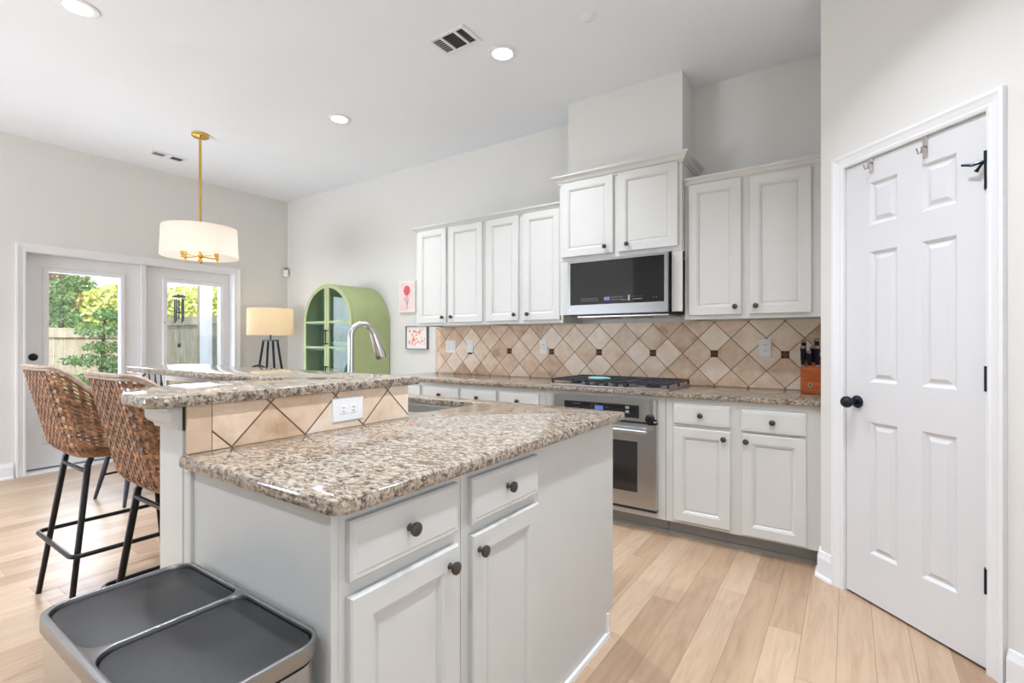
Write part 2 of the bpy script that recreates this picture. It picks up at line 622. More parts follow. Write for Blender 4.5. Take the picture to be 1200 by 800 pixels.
M_CHAIR = plain('navy_black_chair', srgb(40, 46, 56), 0.4)
M_GRASS = plain('lawn_grass', srgb(120, 148, 70), 0.9, var=0.3, scale=20)
M_PATIO = plain('patio_concrete', srgb(170, 166, 158), 0.8, var=0.08)
M_VENTD = plain('vent_shadow_metal', srgb(120, 120, 120), 0.6)
M_TEAL = plain('teal_glaze', srgb(140, 190, 196), 0.15)

def leafmat(name, a, b_, c_):
    m, t, b = nt(name)
    g = N(t, 'ShaderNodeNewGeometry')
    t.links.new(ramp(t, g.outputs['Random Per Island'], [(0.0, a), (0.5, b_), (1.0, c_)]), b.inputs['Base Color'])
    b.inputs['Roughness'].default_value = 0.6
    return m
M_LEAFG = leafmat('conifer_leaves', srgb(64, 104, 48), srgb(98, 140, 70), srgb(140, 172, 96))
M_LEAFY = leafmat('yellow_leaves', srgb(190, 196, 84), srgb(220, 220, 120), srgb(236, 236, 170))
M_LEAFR = leafmat('autumn_leaves', srgb(110, 120, 60), srgb(168, 120, 74), srgb(150, 150, 84))
M_BARK = plain('bark', srgb(92, 78, 64), 0.9, var=0.2)

def rattan():
    m, t, b = nt('rattan')
    co = coords(t, (1, 1, 1))
    no = N(t, 'ShaderNodeTexNoise', Scale=26.0, Detail=5.0, Roughness=0.7)
    t.links.new(co, no.inputs['Vector'])
    g = N(t, 'ShaderNodeNewGeometry')
    fac = mth(t, 'ADD', mth(t, 'MULTIPLY', no.outputs[0], 0.7), mth(t, 'MULTIPLY', g.outputs['Random Per Island'], 0.22))
    t.links.new(ramp(t, fac, [(0.32, srgb(96, 66, 46)), (0.5, srgb(148, 104, 72)), (0.66, srgb(182, 134, 96)), (0.85, srgb(196, 168, 142))]), b.inputs['Base Color'])
    b.inputs['Roughness'].default_value = 0.42
    return m
M_RAT = rattan()
M_RIM = plain('rattan_rim', srgb(168, 146, 128), 0.4, var=0.25, scale=50)  # rim greyed so its colour carries the sky's sheen

# ------------------------------------------------------------------ room shell
CZ = 3.042
LX = -6.117
# floor / ceiling
f = MB(); f.box(-6.30, 3.2, -3.3, 3.75, -0.06, 0.0)
struct(f.build('floor', M_FLOOR))
f = MB(); f.box(-6.35, 3.2, -3.3, 3.8, CZ, CZ + 0.1)
struct(f.build('ceiling', M_CEIL))

def wall_grid(F, us, zs, holes, thick):
    """plate from grid cells, leaving the holes (i, j) open, with thickness behind (n<0)"""
    b = MB()
    for i in range(len(us) - 1):
        for j in range(len(zs) - 1):
            if (i, j) in holes: continue
            p = [F(us[i], 0, zs[j]), F(us[i + 1], 0, zs[j]), F(us[i + 1], 0, zs[j + 1]), F(us[i], 0, zs[j + 1])]
            q = [F(us[i], -thick, zs[j]), F(us[i + 1], -thick, zs[j]), F(us[i + 1], -thick, zs[j + 1]), F(us[i], -thick, zs[j + 1])]
            v = [b.v(x) for x in p + q]
            for k in ((0, 1, 2, 3), (7, 6, 5, 4), (0, 4, 5, 1), (1, 5, 6, 2), (2, 6, 7, 3), (3, 7, 4, 0)):
                b.f([v[a] for a in k])
    return b
DY0, DY1, DZ = 1.185, 3.030, 2.035
b = wall_grid(FX(LX), [-3.3, DY0, DY1, 3.72], [0, DZ, CZ], {(1, 0)}, 0.17)
struct(b.build('wall_left', M_WALL))
b = MB(); b.box(LX - 0.15, 0.0, 3.70, 3.85, 0, CZ)
struct(b.build('wall_back', M_WALL))
# chase above the microwave cabinet
b = MB(); b.box(-1.795, -0.93, 3.40, 3.70, 2.40, CZ)
struct(b.build('wall_chase', M_WALL), 'boxed duct chase above the microwave cabinet')

# pantry corner: return wall and diagonal wall (local frame: x along the wall, -y towards the room)
PO = (1.44, 1.44, 0)
PR = -pi / 4
def PL(p):   # local -> world
    c, s = cos(PR), sin(PR)
    return (PO[0] + c * p[0] - s * p[1], PO[1] + s * p[0] + c * p[1], p[2])
b = MB()
b.slab([(-0.12, 3.0005), (-0.0425, 3.0785), (-0.01, 3.111), (-0.01, 3.72), (-0.12, 3.72)], 0, CZ, 0)
struct(b.build('wall_return', M_WALL), 'short return wall beside the right end of the cabinets')
PD0, PD1, PDZ = -2.058, -1.450, 2.048
b = wall_grid(lambda u, n, z: PL((u, -n, z)), [-2.2062, PD0 - 0.012, PD1 + 0.012, 0.30], [0, PDZ + 0.012, CZ], {(1, 0)}, 0.11)
struct(b.build('wall_pantry', M_WALL), 'diagonal greige wall holding the six panel pantry door')
b = wall_grid(lambda u, n, z: (1.64 - n, u, z), [-3.3, -1.0, 0.5, 1.24], [0, 0.85, 2.4, CZ], {(1, 1)}, 0.12)
struct(b.build('wall_right', M_WALL))
b = MB()
for q in ((-1.0, -0.94, .85, 2.4), (0.44, 0.5, .85, 2.4), (-0.94, 0.44, .85, .91), (-0.94, 0.44, 2.34, 2.4), (-0.94, 0.44, 1.60, 1.64)):
    b.box(1.68, 1.74, *q)
wf = struct(b.build('window_3', M_TRIM))  # unseen window, added to carry the fill lamp on the right
g = MB(); g.box(1.705, 1.71, -.95, .45, .90, 2.35)
g.build('pane', M_GLASS, wf, local=True)
b = MB()
b = wall_grid(lambda u, n, z: (u, -3.15 + n, z), [LX - 0.1, -5.7, -4.25, -4.15, -2.7, 1.7], [0, 0.5, 1.9, CZ], {(1, 1), (3, 1)}, 0.12)
struct(b.build('wall_front', M_WALL))
b = MB(); b.box(-2.9, 1.639, -1.35, -1.20, 0, CZ)  # unseen wall, added to block window light and greyed to lower fill
struct(b.build('wall_behind', M_CABD), 'kitchen wall behind the camera')
for k, (a, c) in enumerate(((-5.7, -4.25), (-4.15, -2.7))):
    b = MB()
    fr = [(-0.0, 0.0)]
    for (x0, x1, z0, z1) in ((a, a + .06, .5, 1.9), (c - .06, c, .5, 1.9), (a + .06, c - .06, .5, .56), (a + .06, c - .06, 1.84, 1.9), ((a + c) / 2 - .02, (a + c) / 2 + .02, .56, 1.84), (a + .06, c - .06, 1.2, 1.24)):
        b.box(x0, x1, -3.25, -3.19, z0, z1)
    wf = struct(b.build('window_%d' % (k + 1), M_TRIM))  # unseen windows, added to carry the fill lamp behind the camera
    g = MB(); g.box(a + .05, c - .05, -3.225, -3.22, .55, 1.85)
    g.build('pane', M_GLASS, wf, local=True)

# baseboards
BB = [(0, 0), (0.016, 0), (0.016, 0.10), (0.011, 0.118), (0.008, 0.132), (0, 0.134)]
SHOE = [(0.016, 0), (0.028, 0), (0.026, 0.012), (0.016, 0.018)]
def base(name, path):
    b = MB(); b.sweep(path, BB); b.sweep(path, SHOE)
    return struct(b.build(name, M_TRIM))
base('baseboard_left', [(LX, DY0 - 0.075), (LX, -3.15)][::-1] if False else [(LX, -3.15), (LX, DY0 - 0.072)])
base('baseboard_back', [(LX, DY1 + 0.07), (LX, 3.70), (-5.0, 3.70), (-3.5, 3.70)])
def pbase(name, s0, s1):
    b = MB(); b.sweep([(s0, 0), (s1, 0)], BB, PL); b.sweep([(s0, 0), (s1, 0)], SHOE, PL)
    return struct(b.build(name, M_TRIM))
b = MB()
cor = [PL((-2.2062, 0, 0))[:2], PL((-2.118, 0, 0))[:2]]
b.sweep([(-0.12, 3.10)] + cor, BB); b.sweep([(-0.12, 3.10)] + cor, SHOE)
struct(b.build('baseboard_return', M_TRIM))
pbase('baseboard_pantry', -1.378, 0.28)

# casings
CAS = [(0, 0), (0, 0.008), (0.012, 0.012), (0.018, 0.010), (0.040, 0.016), (0.050, 0.020), (0.062, 0.020), (0.062, 0)]
def casing(name, M, u0, u1, ztop, w=0.062, left=True, right=True):
    """path in (u, z); profile offset to the outside"""
    b = MB()
    path = [(u0, 0.0), (u0, ztop), (u1, ztop), (u1, 0.0)]
    k = w / 0.062
    rows = []
    for out, h in CAS:
        q = offset(path, out * k, False)
        rows.append([(p[0], h, p[1]) for p in q])
    rings = [[M(rows[r][i]) for r in range(len(CAS))] for i in range(4)]
    b.loops(rings, True, True, True)
    return struct(b.build(name, M_TRIM))
casing('trim_1', lambda p: (LX + p[1], p[0], p[2]), DY0 + 0.012, DY1 - 0.012, DZ - 0.012, 0.068)
casing('trim_2', lambda p: PL((p[0], -p[1], p[2])), PD0 - 0.004, PD1 + 0.004, PDZ + 0.004, 0.06)
# pantry jamb
b = MB()
PLM = lambda p: PL(p)
b.box(PD0 - 0.012, PD0 - 0.002, 0.0, 0.11, 0, PDZ + 0.012, PLM)
b.box(PD1 + 0.002, PD1 + 0.012, 0.0, 0.11, 0, PDZ + 0.012, PLM)
b.box(PD0 - 0.012, PD1 + 0.012, 0.0, 0.11, PDZ + 0.002, PDZ + 0.012, PLM)
b.box(PD0 - 0.012, PD1 + 0.012, 0.050, 0.11, -0.0, 0.006, PLM)
b.box(PD0 - 0.1, PD1 + 0.1, 0.112, 0.13, 0, PDZ + 0.05, PLM)
struct(b.build('trim_3', M_TRIM), 'jamb lining of the pantry door')

# ------------------------------------------------------------------ doors
def panel_door(b, F, u0, u1, z0, z1, cols, rows, t, prof):
    us = [u0] + [c for col in cols for c in col] + [u1]
    zs = [z0] + [c for r in rows for c in r] + [z1]
    for i in range(len(us) - 1):
        for j in range(len(zs) - 1):
            if i % 2 == 1 and j % 2 == 1:
                b.ring_panel(F, us[i], us[i + 1], zs[j], zs[j + 1], prof)
            else:
                b.loops([[F(us[i], t, zs[j]), F(us[i + 1], t, zs[j]), F(us[i + 1], t, zs[j + 1]), F(us[i], t, zs[j + 1])]], True, False, True)
    # edges and back
    fr = [F(u0, t, z0), F(u1, t, z0), F(u1, t, z1), F(u0, t, z1)]
    bk = [F(u0, t - 0.035, z0), F(u1, t - 0.035, z0), F(u1, t - 0.035, z1), F(u0, t - 0.035, z1)]
    v = [b.v(p) for p in fr + bk]
    for k in ((0, 4, 5, 1), (1, 5, 6, 2), (2, 6, 7, 3), (3, 7, 4, 0), (7, 6, 5, 4)):
        b.f([v[a] for a in k])

b = MB()
FP = lambda u, n, z: PL((u, -n, z))
T0 = -0.006
pr6 = [(0, T0), (0.003, T0 - 0.002), (0.013, T0 - 0.010), (0.019, T0 - 0.010), (0.036, T0 - 0.002), (0.040, T0 - 0.002)]
panel_door(b, FP, PD0, PD1, 0.012, PDZ - 0.001, [(-1.931, -1.797), (-1.691, -1.556)],
           [(0.235, 0.84), (1.023, 1.622), (1.745, 1.94)], T0, pr6)
pd = struct(b.build('door_3', M_DOORP), 'white six panel pantry door in the diagonal wall')
# knob
def lat(b, F, u, z, prof, seg=20):
    rings = []
    for r, n in prof:
        rings.append([F(u + r * cos(2 * pi * k / seg), n, z + r * sin(2 * pi * k / seg)) for k in range(seg)])
    b.loops(rings)
b = MB(); lat(b, FP, -1.995, 0.925, [(0.0295, -0.006), (0.0295, 0.0), (0.026, 0.004), (0.011, 0.007), (0.011, 0.032), (0.021, 0.038), (0.0275, 0.050), (0.027, 0.062), (0.020, 0.072), (0.006, 0.076)])
b.build('door_knob', M_BLUEBLK, pd, smooth=True)
for z0, z1 in ((1.765, 1.865), (1.028, 1.12), (0.29, 0.382)):
    b = MB()
    rings = []
    lat_p = []
    for z in (z0, z1):
        rings.append([FP(PD1 + 0.003 + 0.0075 * cos(2 * pi * k / 12), 0.004 + 0.0075 * sin(2 * pi * k / 12), z) for k in range(12)])
    b.loops(rings)
    b.box(PD1 - 0.010, PD1 + 0.002, 0.004, 0.0055, z0, z1, PLM)
    b.build('hinge', M_BLUEBLK, pd, smooth=True)
# hinge pin door stop on the top hinge
b = MB()
b.tube([PL((PD1 + 0.003, -0.008, 1.86)), PL((PD1 + 0.003, -0.008, 1.905))], 0.006, 8)
b.tube([PL((PD1 - 0.002, -0.010, 1.868)), PL((PD1 - 0.030, -0.028, 1.862)), PL((PD1 - 0.062, -0.030, 1.872))], [0.006, 0.006, 0.0045], 8)
b.tube([PL((PD1 - 0.002, -0.010, 1.868)), PL((PD1 - 0.020, -0.012, 1.845)), PL((PD1 - 0.026, -0.012, 1.838))], [0.005, 0.005, 0.008], 8)
b.build('door_stop', M_BLUEBLK, pd, smooth=True)
# hooks hung over the door
for s, zb, lab in ((-1.920, 1.985, 'small nickel hook over the pantry door, nearer the knob side'), (-1.675, 1.965, 'small nickel hook over the pantry door, nearer the middle')):
    t_ = thing('over_door_hook', PL((s, 0.0, zb)), lab, 'hook', rz=PR)
    b = MB(); b.box(-0.010, 0.010, 0.0015, 0.0045, 0.0, PDZ - zb + 0.001); b.box(-0.010, 0.010, 0.0015, 0.010, PDZ - zb, PDZ - zb + 0.002)
    b.build('strap', M_CHROME, t_, local=True)
    b = MB(); b.tube([(0, -0.002, 0.045), (0, -0.014, 0.040), (0, -0.016, 0.018), (0, -0.030, 0.012), (0, -0.040, 0.034)], 0.004, 8)
    b.build('hook_arm', M_CHROME, t_, local=True, smooth=True)

# patio doors, in their deep jamb
b = MB()
XJ = -6.287
b.box(XJ, LX, DY0, DY0 + 0.015, 0, DZ)
b.box(XJ, LX, DY1 - 0.015, DY1, 0, DZ)
b.box(XJ, LX, DY0, DY1, DZ - 0.015, DZ)
b.box(XJ, -6.19, 2.102, 2.140, 0, DZ - 0.015)
b.box(XJ, LX + 0.01, DY0, DY1, -0.001, 0.014)
struct(b.build('trim_4', M_TRIM), 'white jamb, mullion and sill of the patio doors')
def patio_leaf(name, y0, y1, gy0, gy1, lab):
    b = MB()
    XF = -6.235
    F = FX(XF)
    # leaf plate with opening: four boxes
    z0, z1 = 0.016, 2.018
    gz0, gz1 = 0.30, 1.865
    for (a, c, p, q) in ((y0, gy0, z0, z1), (gy1, y1, z0, z1), (gy0, gy1, z0, gz0), (gy0, gy1, gz1, z1)):
        b.box(XF - 0.044, XF, a, c, p, q)
    leaf = struct(b.build(name, M_TRIM, None), lab)
    b = MB()
    path = [(gy0, gz0), (gy0, gz1), (gy1, gz1), (gy1, gz0)]
    prof = [(0.0, -0.02), (0.0, 0.012), (0.010, 0.018), (0.036, 0.018), (0.046, 0.006), (0.048, -0.001)]
    rows = []
    for out, h in prof:
        q = offset(path, out, True)
        rows.append([(XF + h, p[0], p[1]) for p in q])
    rings = [[rows[r][i] for r in range(len(prof))] for i in range(4)]
    rings.append(rings[0])
    b.loops(rings, True, False, False)
    b.build('glazing_frame', M_TRIM, leaf, local=True)
    b = MB(); b.box(XF - 0.026, XF - 0.020, gy0 - 0.004, gy1 + 0.004, gz0 - 0.004, gz1 + 0.004)
    b.build('glass_pane', M_GLASS, leaf, local=True)
    b = MB(); b.box(XF - 0.06, XF + 0.006, y0, y1, 0.0145, 0.030)
    b.build('door_sweep', M_VENTD, leaf, local=True)
    b = MB(); b.tube([(XF + 0.018, gy0 - 0.030, 1.42), (XF + 0.030, gy0 - 0.030, 1.42)], 0.006, 8)
    b.build('blind_slider', M_WHITEP if y0 < 2 else M_VENTD, leaf, local=True)
    return leaf
l1 = patio_leaf('door_1', 1.203, 2.100, 1.375, 1.925, 'white patio door leaf with the door knob')
l2 = patio_leaf('door_2', 2.142, 3.012, 2.352, 2.905, 'white patio door leaf beside the corner')
FD = FX(-6.235)
b = MB(); lat(b, FD, 1.268, 1.065, [(0.034, 0), (0.034, 0.006), (0.030, 0.014), (0.016, 0.018), (0.012, 0.026), (0.004, 0.028)])
b.build('deadbolt', M_BLACK, l1, smooth=True, local=True)
b = MB(); lat(b, FD, 1.268, 0.93, [(0.032, 0), (0.032, 0.005), (0.012, 0.010), (0.012, 0.035), (0.027, 0.045), (0.028, 0.06), (0.016, 0.07), (0.004, 0.072)])
b.build('door_knob', M_BLACK, l1, smooth=True, local=True)

# ------------------------------------------------------------------ cabinetry
DOORP = lambda t: [(0, t - 0.004), (0.004, t), (0.052, t), (0.056, t - 0.003), (0.060, t - 0.003), (0.068, t - 0.013), (0.071, t - 0.013), (0.076, t - 0.010), (0.080, t - 0.010)]
DRWP = lambda t: [(0, t - 0.005), (0.005, t - 0.001), (0.012, t - 0.001), (0.016, t), (0.02, t)]
KNOB = [(0.0085, 0), (0.0085, 0.002), (0.0055, 0.006), (0.005, 0.014), (0.0145, 0.018), (0.0165, 0.022), (0.0155, 0.027), (0.009, 0.031), (0.002, 0.032)]

def front(parent, F, kind, u0, u1, z0, z1, mat, knob=None, t=0.020, ks=1.0):
    b = MB()
    b.ring_panel(F, u0, u1, z0, z1, DOORP(t) if kind == 'door' else DRWP(t), base=0.0005)
    o = b.build(kind, mat, parent)
    if knob:
        k = MB()
        lat(k, F, knob[0], knob[1], [(r * ks, t + n * ks) for r, n in KNOB], 16)
        k.build('knob', M_KNOB, o, smooth=True)
    return o

CROWN = [(0, 0), (0.006, 0.0), (0.006, 0.008), (0.014, 0.013), (0.022, 0.026), (0.034, 0.036), (0.038, 0.038), (0.038, 0.048), (0, 0.048)]
def crown(parent, path, z, k=1.0, mat=None):
    b = MB()
    b.sweep(path, [(o * k, z + h * k) for o, h in CROWN])
    b.build('crown_moulding', mat or M_CAB, parent)

def upper(x0, x1, yf, z0, z1, doors, label, cpath, cz, ck=1.0, group=None):
    t_ = thing('wall_cabinet', ((x0 + x1) / 2, 3.55, z0), label, 'cabinet')
    b = MB()
    g = 0.0006
    # open recess beneath: sides, bottom raised
    b.box(x0 + g, x1 - g, yf + 0.02, 3.70, z0 + 0.018, z1)
    b.box(x0 + g, x0 + 0.018, yf + 0.02, 3.70, z0, z0 + 0.018)
    b.box(x1 - 0.018, x1 - g, yf + 0.02, 3.70, z0, z0 + 0.018)
    b.build('body', M_CAB, t_)
    b = MB(); b.box(x0 + g, x1 - g, yf, yf + 0.02, z0, z1)
    b.build('face_frame', M_CAB, t_)
    for (u0, u1, d0, d1, kn) in doors:
        front(t_, FY(yf), 'door', u0, u1, d0, d1, M_CAB, kn)
    crown(t_, cpath, cz, ck)
    return t_

# left run, two double units
upper(-3.402, -2.585, 3.37, 1.355, 2.275, [(-3.370, -3.018, 1.380, 2.243, (-3.050, 1.430)), (-2.985, -2.602, 1.380, 2.243, (-2.945, 1.430))],
      'double door wall cabinet at the left end of the run, beside the two small pictures', [(-3.402, 3.70), (-3.402, 3.37), (-2.585, 3.37)], 2.236)
upper(-2.583, -1.822, 3.37, 1.355, 2.275, [(-2.555, -2.230, 1.380, 2.243, (-2.262, 1.430)), (-2.183, -1.843, 1.380, 2.243, (-2.135, 1.430))],
      'double door wall cabinet directly left of the microwave', [(-2.583, 3.37), (-1.822, 3.37)], 2.236)
# over the microwave
mid = upper(-1.820, -0.907, 3.31, 1.812, 2.43, [(-1.795, -1.383, 1.840, 2.398, (-1.440, 1.888)), (-1.345, -0.930, 1.840, 2.398, (-1.275, 1.888))],
      'shorter deeper wall cabinet above the microwave, standing taller than its neighbours', [(-1.820, 3.70), (-1.820, 3.31), (-0.907, 3.31), (-0.907, 3.70)], 2.392, 1.3)
for x0, x1 in ((-1.820, -1.738), (-0.976, -0.907)):
    b = MB(); b.box(x0 + 0.0008, x1, 3.312, 3.332, 1.41, 1.811)
    b.build('filler_panel', M_CAB, mid)
# right
upper(-0.905, -0.122, 3.37, 1.355, 2.275, [(-0.878, -0.556, 1.380, 2.238, (-0.590, 1.430)), (-0.510, -0.180, 1.380, 2.232, (-0.472, 1.430))],
      'double door wall cabinet right of the microwave, against the pantry wall', [(-0.905, 3.37), (-0.122, 3.37)], 2.236)

def basecab(name, x0, x1, label, yf=3.07, htop=0.865, drawers=(), doors=(), hollow=None):
    t_ = thing(name, ((x0 + x1) / 2, 3.4, 0), label, 'cabinet')
    g = 0.0006
    b = MB()
    b.box(x0 + g, x1 - g, yf + 0.02, 3.699, 0.10, htop)
    b.build('body', M_CAB, t_)
    b = MB()
    if hollow:
        hx0, hx1, hz0, hz1 = hollow
        for q in ((x0 + g, hx0, 0.10, htop), (hx1, x1 - g, 0.10, htop), (hx0, hx1, 0.10, hz0), (hx0, hx1, hz1, htop)):
            b.box(q[0], q[1], yf, yf + 0.02, q[2], q[3])
    else:
        b.box(x0 + g, x1 - g, yf, yf + 0.02, 0.10, htop)
    b.build('face_frame', M_CAB, t_)
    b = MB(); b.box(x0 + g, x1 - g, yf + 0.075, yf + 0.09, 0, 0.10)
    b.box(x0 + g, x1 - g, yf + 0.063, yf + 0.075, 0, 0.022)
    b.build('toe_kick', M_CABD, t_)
    for (u0, u1, z0, z1, k) in drawers:
        front(t_, FY(yf), 'drawer', u0, u1, z0, z1, M_CAB, k)
    for (u0, u1, z0, z1, k) in doors:
        front(t_, FY(yf), 'door', u0, u1, z0, z1, M_CAB, k)
    return t_
Z1, Z0 = 0.832, 0.706
basecab('base_cabinet', -3.47, -2.602, 'base cabinet at the left end under the back counter', drawers=[(-3.44, -3.05, Z0, Z1, (-3.245, 0.768)), (-3.01, -2.615, Z0, Z1, (-2.812, 0.768))],
        doors=[(-3.44, -3.05, 0.125, 0.690, (-3.08, 0.64)), (-3.01, -2.615, 0.125, 0.690, (-2.98, 0.64))])
basecab('base_cabinet', -2.600, -1.802, 'base cabinet left of the wall oven, under the back counter', drawers=[(-2.590, -2.238, Z0, Z1, (-2.414, 0.768)), (-2.208, -1.855, Z0, Z1, (-2.03, 0.768))],
        doors=[(-2.590, -2.238, 0.125, 0.690, (-2.27, 0.64)), (-2.208, -1.855, 0.125, 0.690, (-2.17, 0.64))])
basecab('oven_cabinet', -1.800, -0.942, 'cabinet framing the built-in oven beneath the cooktop', hollow=None)
basecab('base_cabinet', -0.940, -0.122, 'base cabinet between the oven and the pantry wall', drawers=[(-0.889, -0.565, Z0 + .004, Z1, (-0.727, 0.770)), (-0.509, -0.187, Z0 - .004, Z1 - .008, (-0.348, 0.764))],
        doors=[(-0.889, -0.565, 0.120, 0.688, (-0.598, 0.645)), (-0.505, -0.187, 0.112, 0.688, (-0.480, 0.645))])

# back counter and backsplash
b = MB()
b.slab(rpoly(rect(-3.50, -0.121, 3.040, 3.699), 0.0), 0.866, 0.896, 0.007)
tag(b.build('kitchen_countertop', M_GRAN, smooth=True), 'long speckled granite countertop along the tiled back wall', 'countertop')
bs = MB(); bs.box(-3.432, -0.121, 3.689, 3.6995, 0.8965, 1.354)
bs = tag(bs.build('tile_backsplash', M_TILE), 'diagonal beige travertine tile backsplash with small brown mosaic inserts', 'backsplash')
b = MB(); b.box(-3.462, -3.4325, 3.686, 3.6995, 0.8965, 1.354)
b.build('bullnose_edge', M_BULL, bs, bevel=0.004)
for k in range(-1, 6):
    x = -2.5495 + 0.4406 * k
    if k == -1: x = -2.99
    z = 1.123
    b = MB()
    for i in (0, 1):
        for j in (0, 1):
            b.box(x - 0.0245 + 0.025 * i, x - 0.0005 + 0.025 * i, 3.6865, 3.6892, z - 0.0245 + 0.025 * j, z - 0.0005 + 0.025 * j)
    b.build('mosaic_insert', M_MOS, bs)

def plate(name, F, u0, u1, z0, z1, label, cat, kind, horiz=False):
    b = MB()
    uc, zc = (u0 + u1) / 2, (z0 + z1) / 2
    b.ring_panel(F, u0, u1, z0, z1, [(0, 0.003), (0.004, 0.006)], base=0.0006)
    o = tag(b.build(name, M_WHITEP), label, cat)
    if kind == 'outlet':
        for s in (-1, 1):
            b = MB()
            du, dz = (s * 0.020, 0) if horiz else (0, s * 0.020)
            b.ring_panel(F, uc + du - 0.014, uc + du + 0.014, zc + dz - 0.014, zc + dz + 0.014, [(0, 0.0075), (0.002, 0.0085)], base=0.0061)
            r = b.build('receptacle', M_WHITEP, o)
            b = MB()
            for e in (-0.006, 0.006):
                if horiz:
                    b.box(*sorted((F(uc + du - 0.005, 0, 0)[0], F(uc + du - 0.005, 0.009, 0)[0])), uc + du - 0.006, uc + du + 0.002, zc + e - 0.0012, zc + e + 0.0012)
                else:
                    y0_, y1_ = sorted((F(0, 0.0086, 0)[1], F(0, 0.0092, 0)[1]))
                    b.box(uc + du + e - 0.0012, uc + du + e + 0.0012, y0_, y1_, zc + dz - 0.002, zc + dz + 0.006)
            b.build('slot', M_DARKP, r)
    elif kind == 'switch2':
        for s in (-1, 1):
            b = MB()
            b.ring_panel(F, uc + s * 0.031 - 0.015, uc + s * 0.031 + 0.015, zc - 0.032, zc + 0.032, [(0, 0.007), (0.003, 0.010)], base=0.0061)
            b.build('rocker', M_WHITEP, o)
    elif kind == 'switch':
        b = MB()
        b.ring_panel(F, uc - 0.016, uc + 0.016, zc - 0.033, zc + 0.033, [(0, 0.007), (0.003, 0.010)], base=0.0061)
        b.build('rocker', M_WHITEP, o)
    return o
FB = FY(3.689)
plate('light_switch', FB, -3.318, -3.190, 1.100, 1.222, 'wide double white switch plate at the left end of the backsplash', 'light switch', 'switch2')
pl = plate('light_switch', FB, -3.043, -2.968, 1.104, 1.226, 'narrow white plate second from the left on the backsplash, dark spot below', 'light switch', 'switch')
b = MB(); b.box(-3.030, -2.985, 3.676, 3.6885, 1.088, 1.103); b.build('dark_tab', M_DARKP, pl, bevel=0.003)
plate('wall_outlet', FB, -2.227, -2.150, 1.100, 1.225, 'white outlet on the backsplash left of the cooktop', 'outlet', 'outlet')
plate('wall_outlet', FB, -0.503, -0.426, 1.106, 1.228, 'white outlet on the backsplash nearest the knife block', 'outlet', 'outlet')

# ------------------------------------------------------------------ microwave
mw = thing('microwave', (-1.36, 3.5, 1.39), 'stainless over-the-range microwave with black glass door', 'microwave')
YM = 3.262
b = MB(); b.box(-1.728, -0.984, YM + 0.032, 3.68, 1.405, 1.800); b.build('body', M_BLACK, mw)
b = MB(); b.box(-1.700, -1.010, YM + 0.10, 3.66, 1.385, 1.4045); b.build('vent_base', M_STEEL, mw, bevel=0.006)
b = MB()
for (x0, x1) in ((-1.56, -1.40), (-1.32, -1.16)):
    b.box(x0, x1, YM + 0.11, YM + 0.26, 1.382, 1.3848)
b.build('grease_filter', M_IRON, mw)
b = MB()
for q in ((-1.728, -1.706, 1.408, 1.803), (-1.010, -0.986, 1.408, 1.803), (-1.706, -1.010, 1.408, 1.476), (-1.706, -1.010, 1.787, 1.803)):
    b.box(q[0], q[1], YM, YM + 0.031, q[2], q[3])
b.build('door_frame', M_STEELM, mw)
b = MB(); b.box(-1.706, -1.010, YM + 0.004, YM + 0.031, 1.476, 1.787); gd = b.build('door_glass', M_BGLASS, mw)
gd['label'] = 'black glass door window'
rr = random.Random(3)
def icons(par, u, z, n, du, w, h, F):
    b = MB()
    for i in range(n):
        ww = w * rr.uniform(0.6, 1.0)
        p = F(u + i * du, 0, z)
        b.box(p[0] - ww / 2, p[0] + ww / 2, p[1] - 0.0006, p[1], z, z + h)
    b.build('icon_row', M_ICON, par)
FM = FY(YM + 0.0038)
icons(mw, -1.615, 1.503, 8, 0.0175, 0.009, 0.0045, FM); icons(mw, -1.615, 1.517, 8, 0.0175, 0.006, 0.006, FM)
icons(mw, -1.378, 1.503, 6, 0.0145, 0.006, 0.005, FM); icons(mw, -1.378, 1.520, 6, 0.0145, 0.005, 0.005, FM)
icons(mw, -1.305, 1.498, 4, 0.014, 0.006, 0.005, FM); icons(mw, -1.22, 1.500, 5, 0.013, 0.011, 0.004, FM)
icons(mw, -1.22, 1.518, 4, 0.018, 0.003, 0.004, FM); icons(mw, -1.08, 1.505, 2, 0.018, 0.006, 0.005, FM)
b = MB(); b.box(-1.262, -1.248, YM + 0.0030, YM + 0.0036, 1.495, 1.533); b.build('start_key', M_ICON, mw)
b = MB(); b.box(-1.440, -1.396, YM + 0.0030, YM + 0.0036, 1.502, 1.526); b.build('display', M_DISP, mw)
b = MB(); b.box(-1.712, -1.700, YM - 0.001, YM, 1.438, 1.450); b.build('badge', M_WHITEP, mw)

# ------------------------------------------------------------------ built-in oven
ov = thing('wall_oven', (-1.36, 3.05, 0.15), 'stainless steel built-in oven under the cooktop', 'oven')
YO = 3.030
b = MB()
def bow(x): return 0.012 * (1 - ((x + 1.3615) / 0.3735) ** 2)
def bowed(b, x0, x1, z0, z1, y, t, seg=14, k=1.0):
    rings = []
    for i in range(seg + 1):
        x = x0 + (x1 - x0) * i / seg
        yy = y
        rings.append([(x, yy, z0), (x, yy, z1), (x, y + t, z1), (x, y + t, z0)])
    b.loops(rings)
b = MB()
prof = [(-1.735, 0.038), (-1.735, 0.016), (-1.728, 0.004), (-1.715, -0.002), (-1.690, -0.002), (-1.672, 0.006), (-1.655, 0.010),
        (-1.068, 0.010), (-1.050, 0.006), (-1.032, -0.002), (-1.008, -0.002), (-0.995, 0.004), (-0.988, 0.016), (-0.988, 0.038)]
b.loops([[(x, YO + d, 0.702) for x, d in prof], [(x, YO + d, 0.845) for x, d in prof]])
b.build('control_panel', M_STEEL, ov, smooth=True)
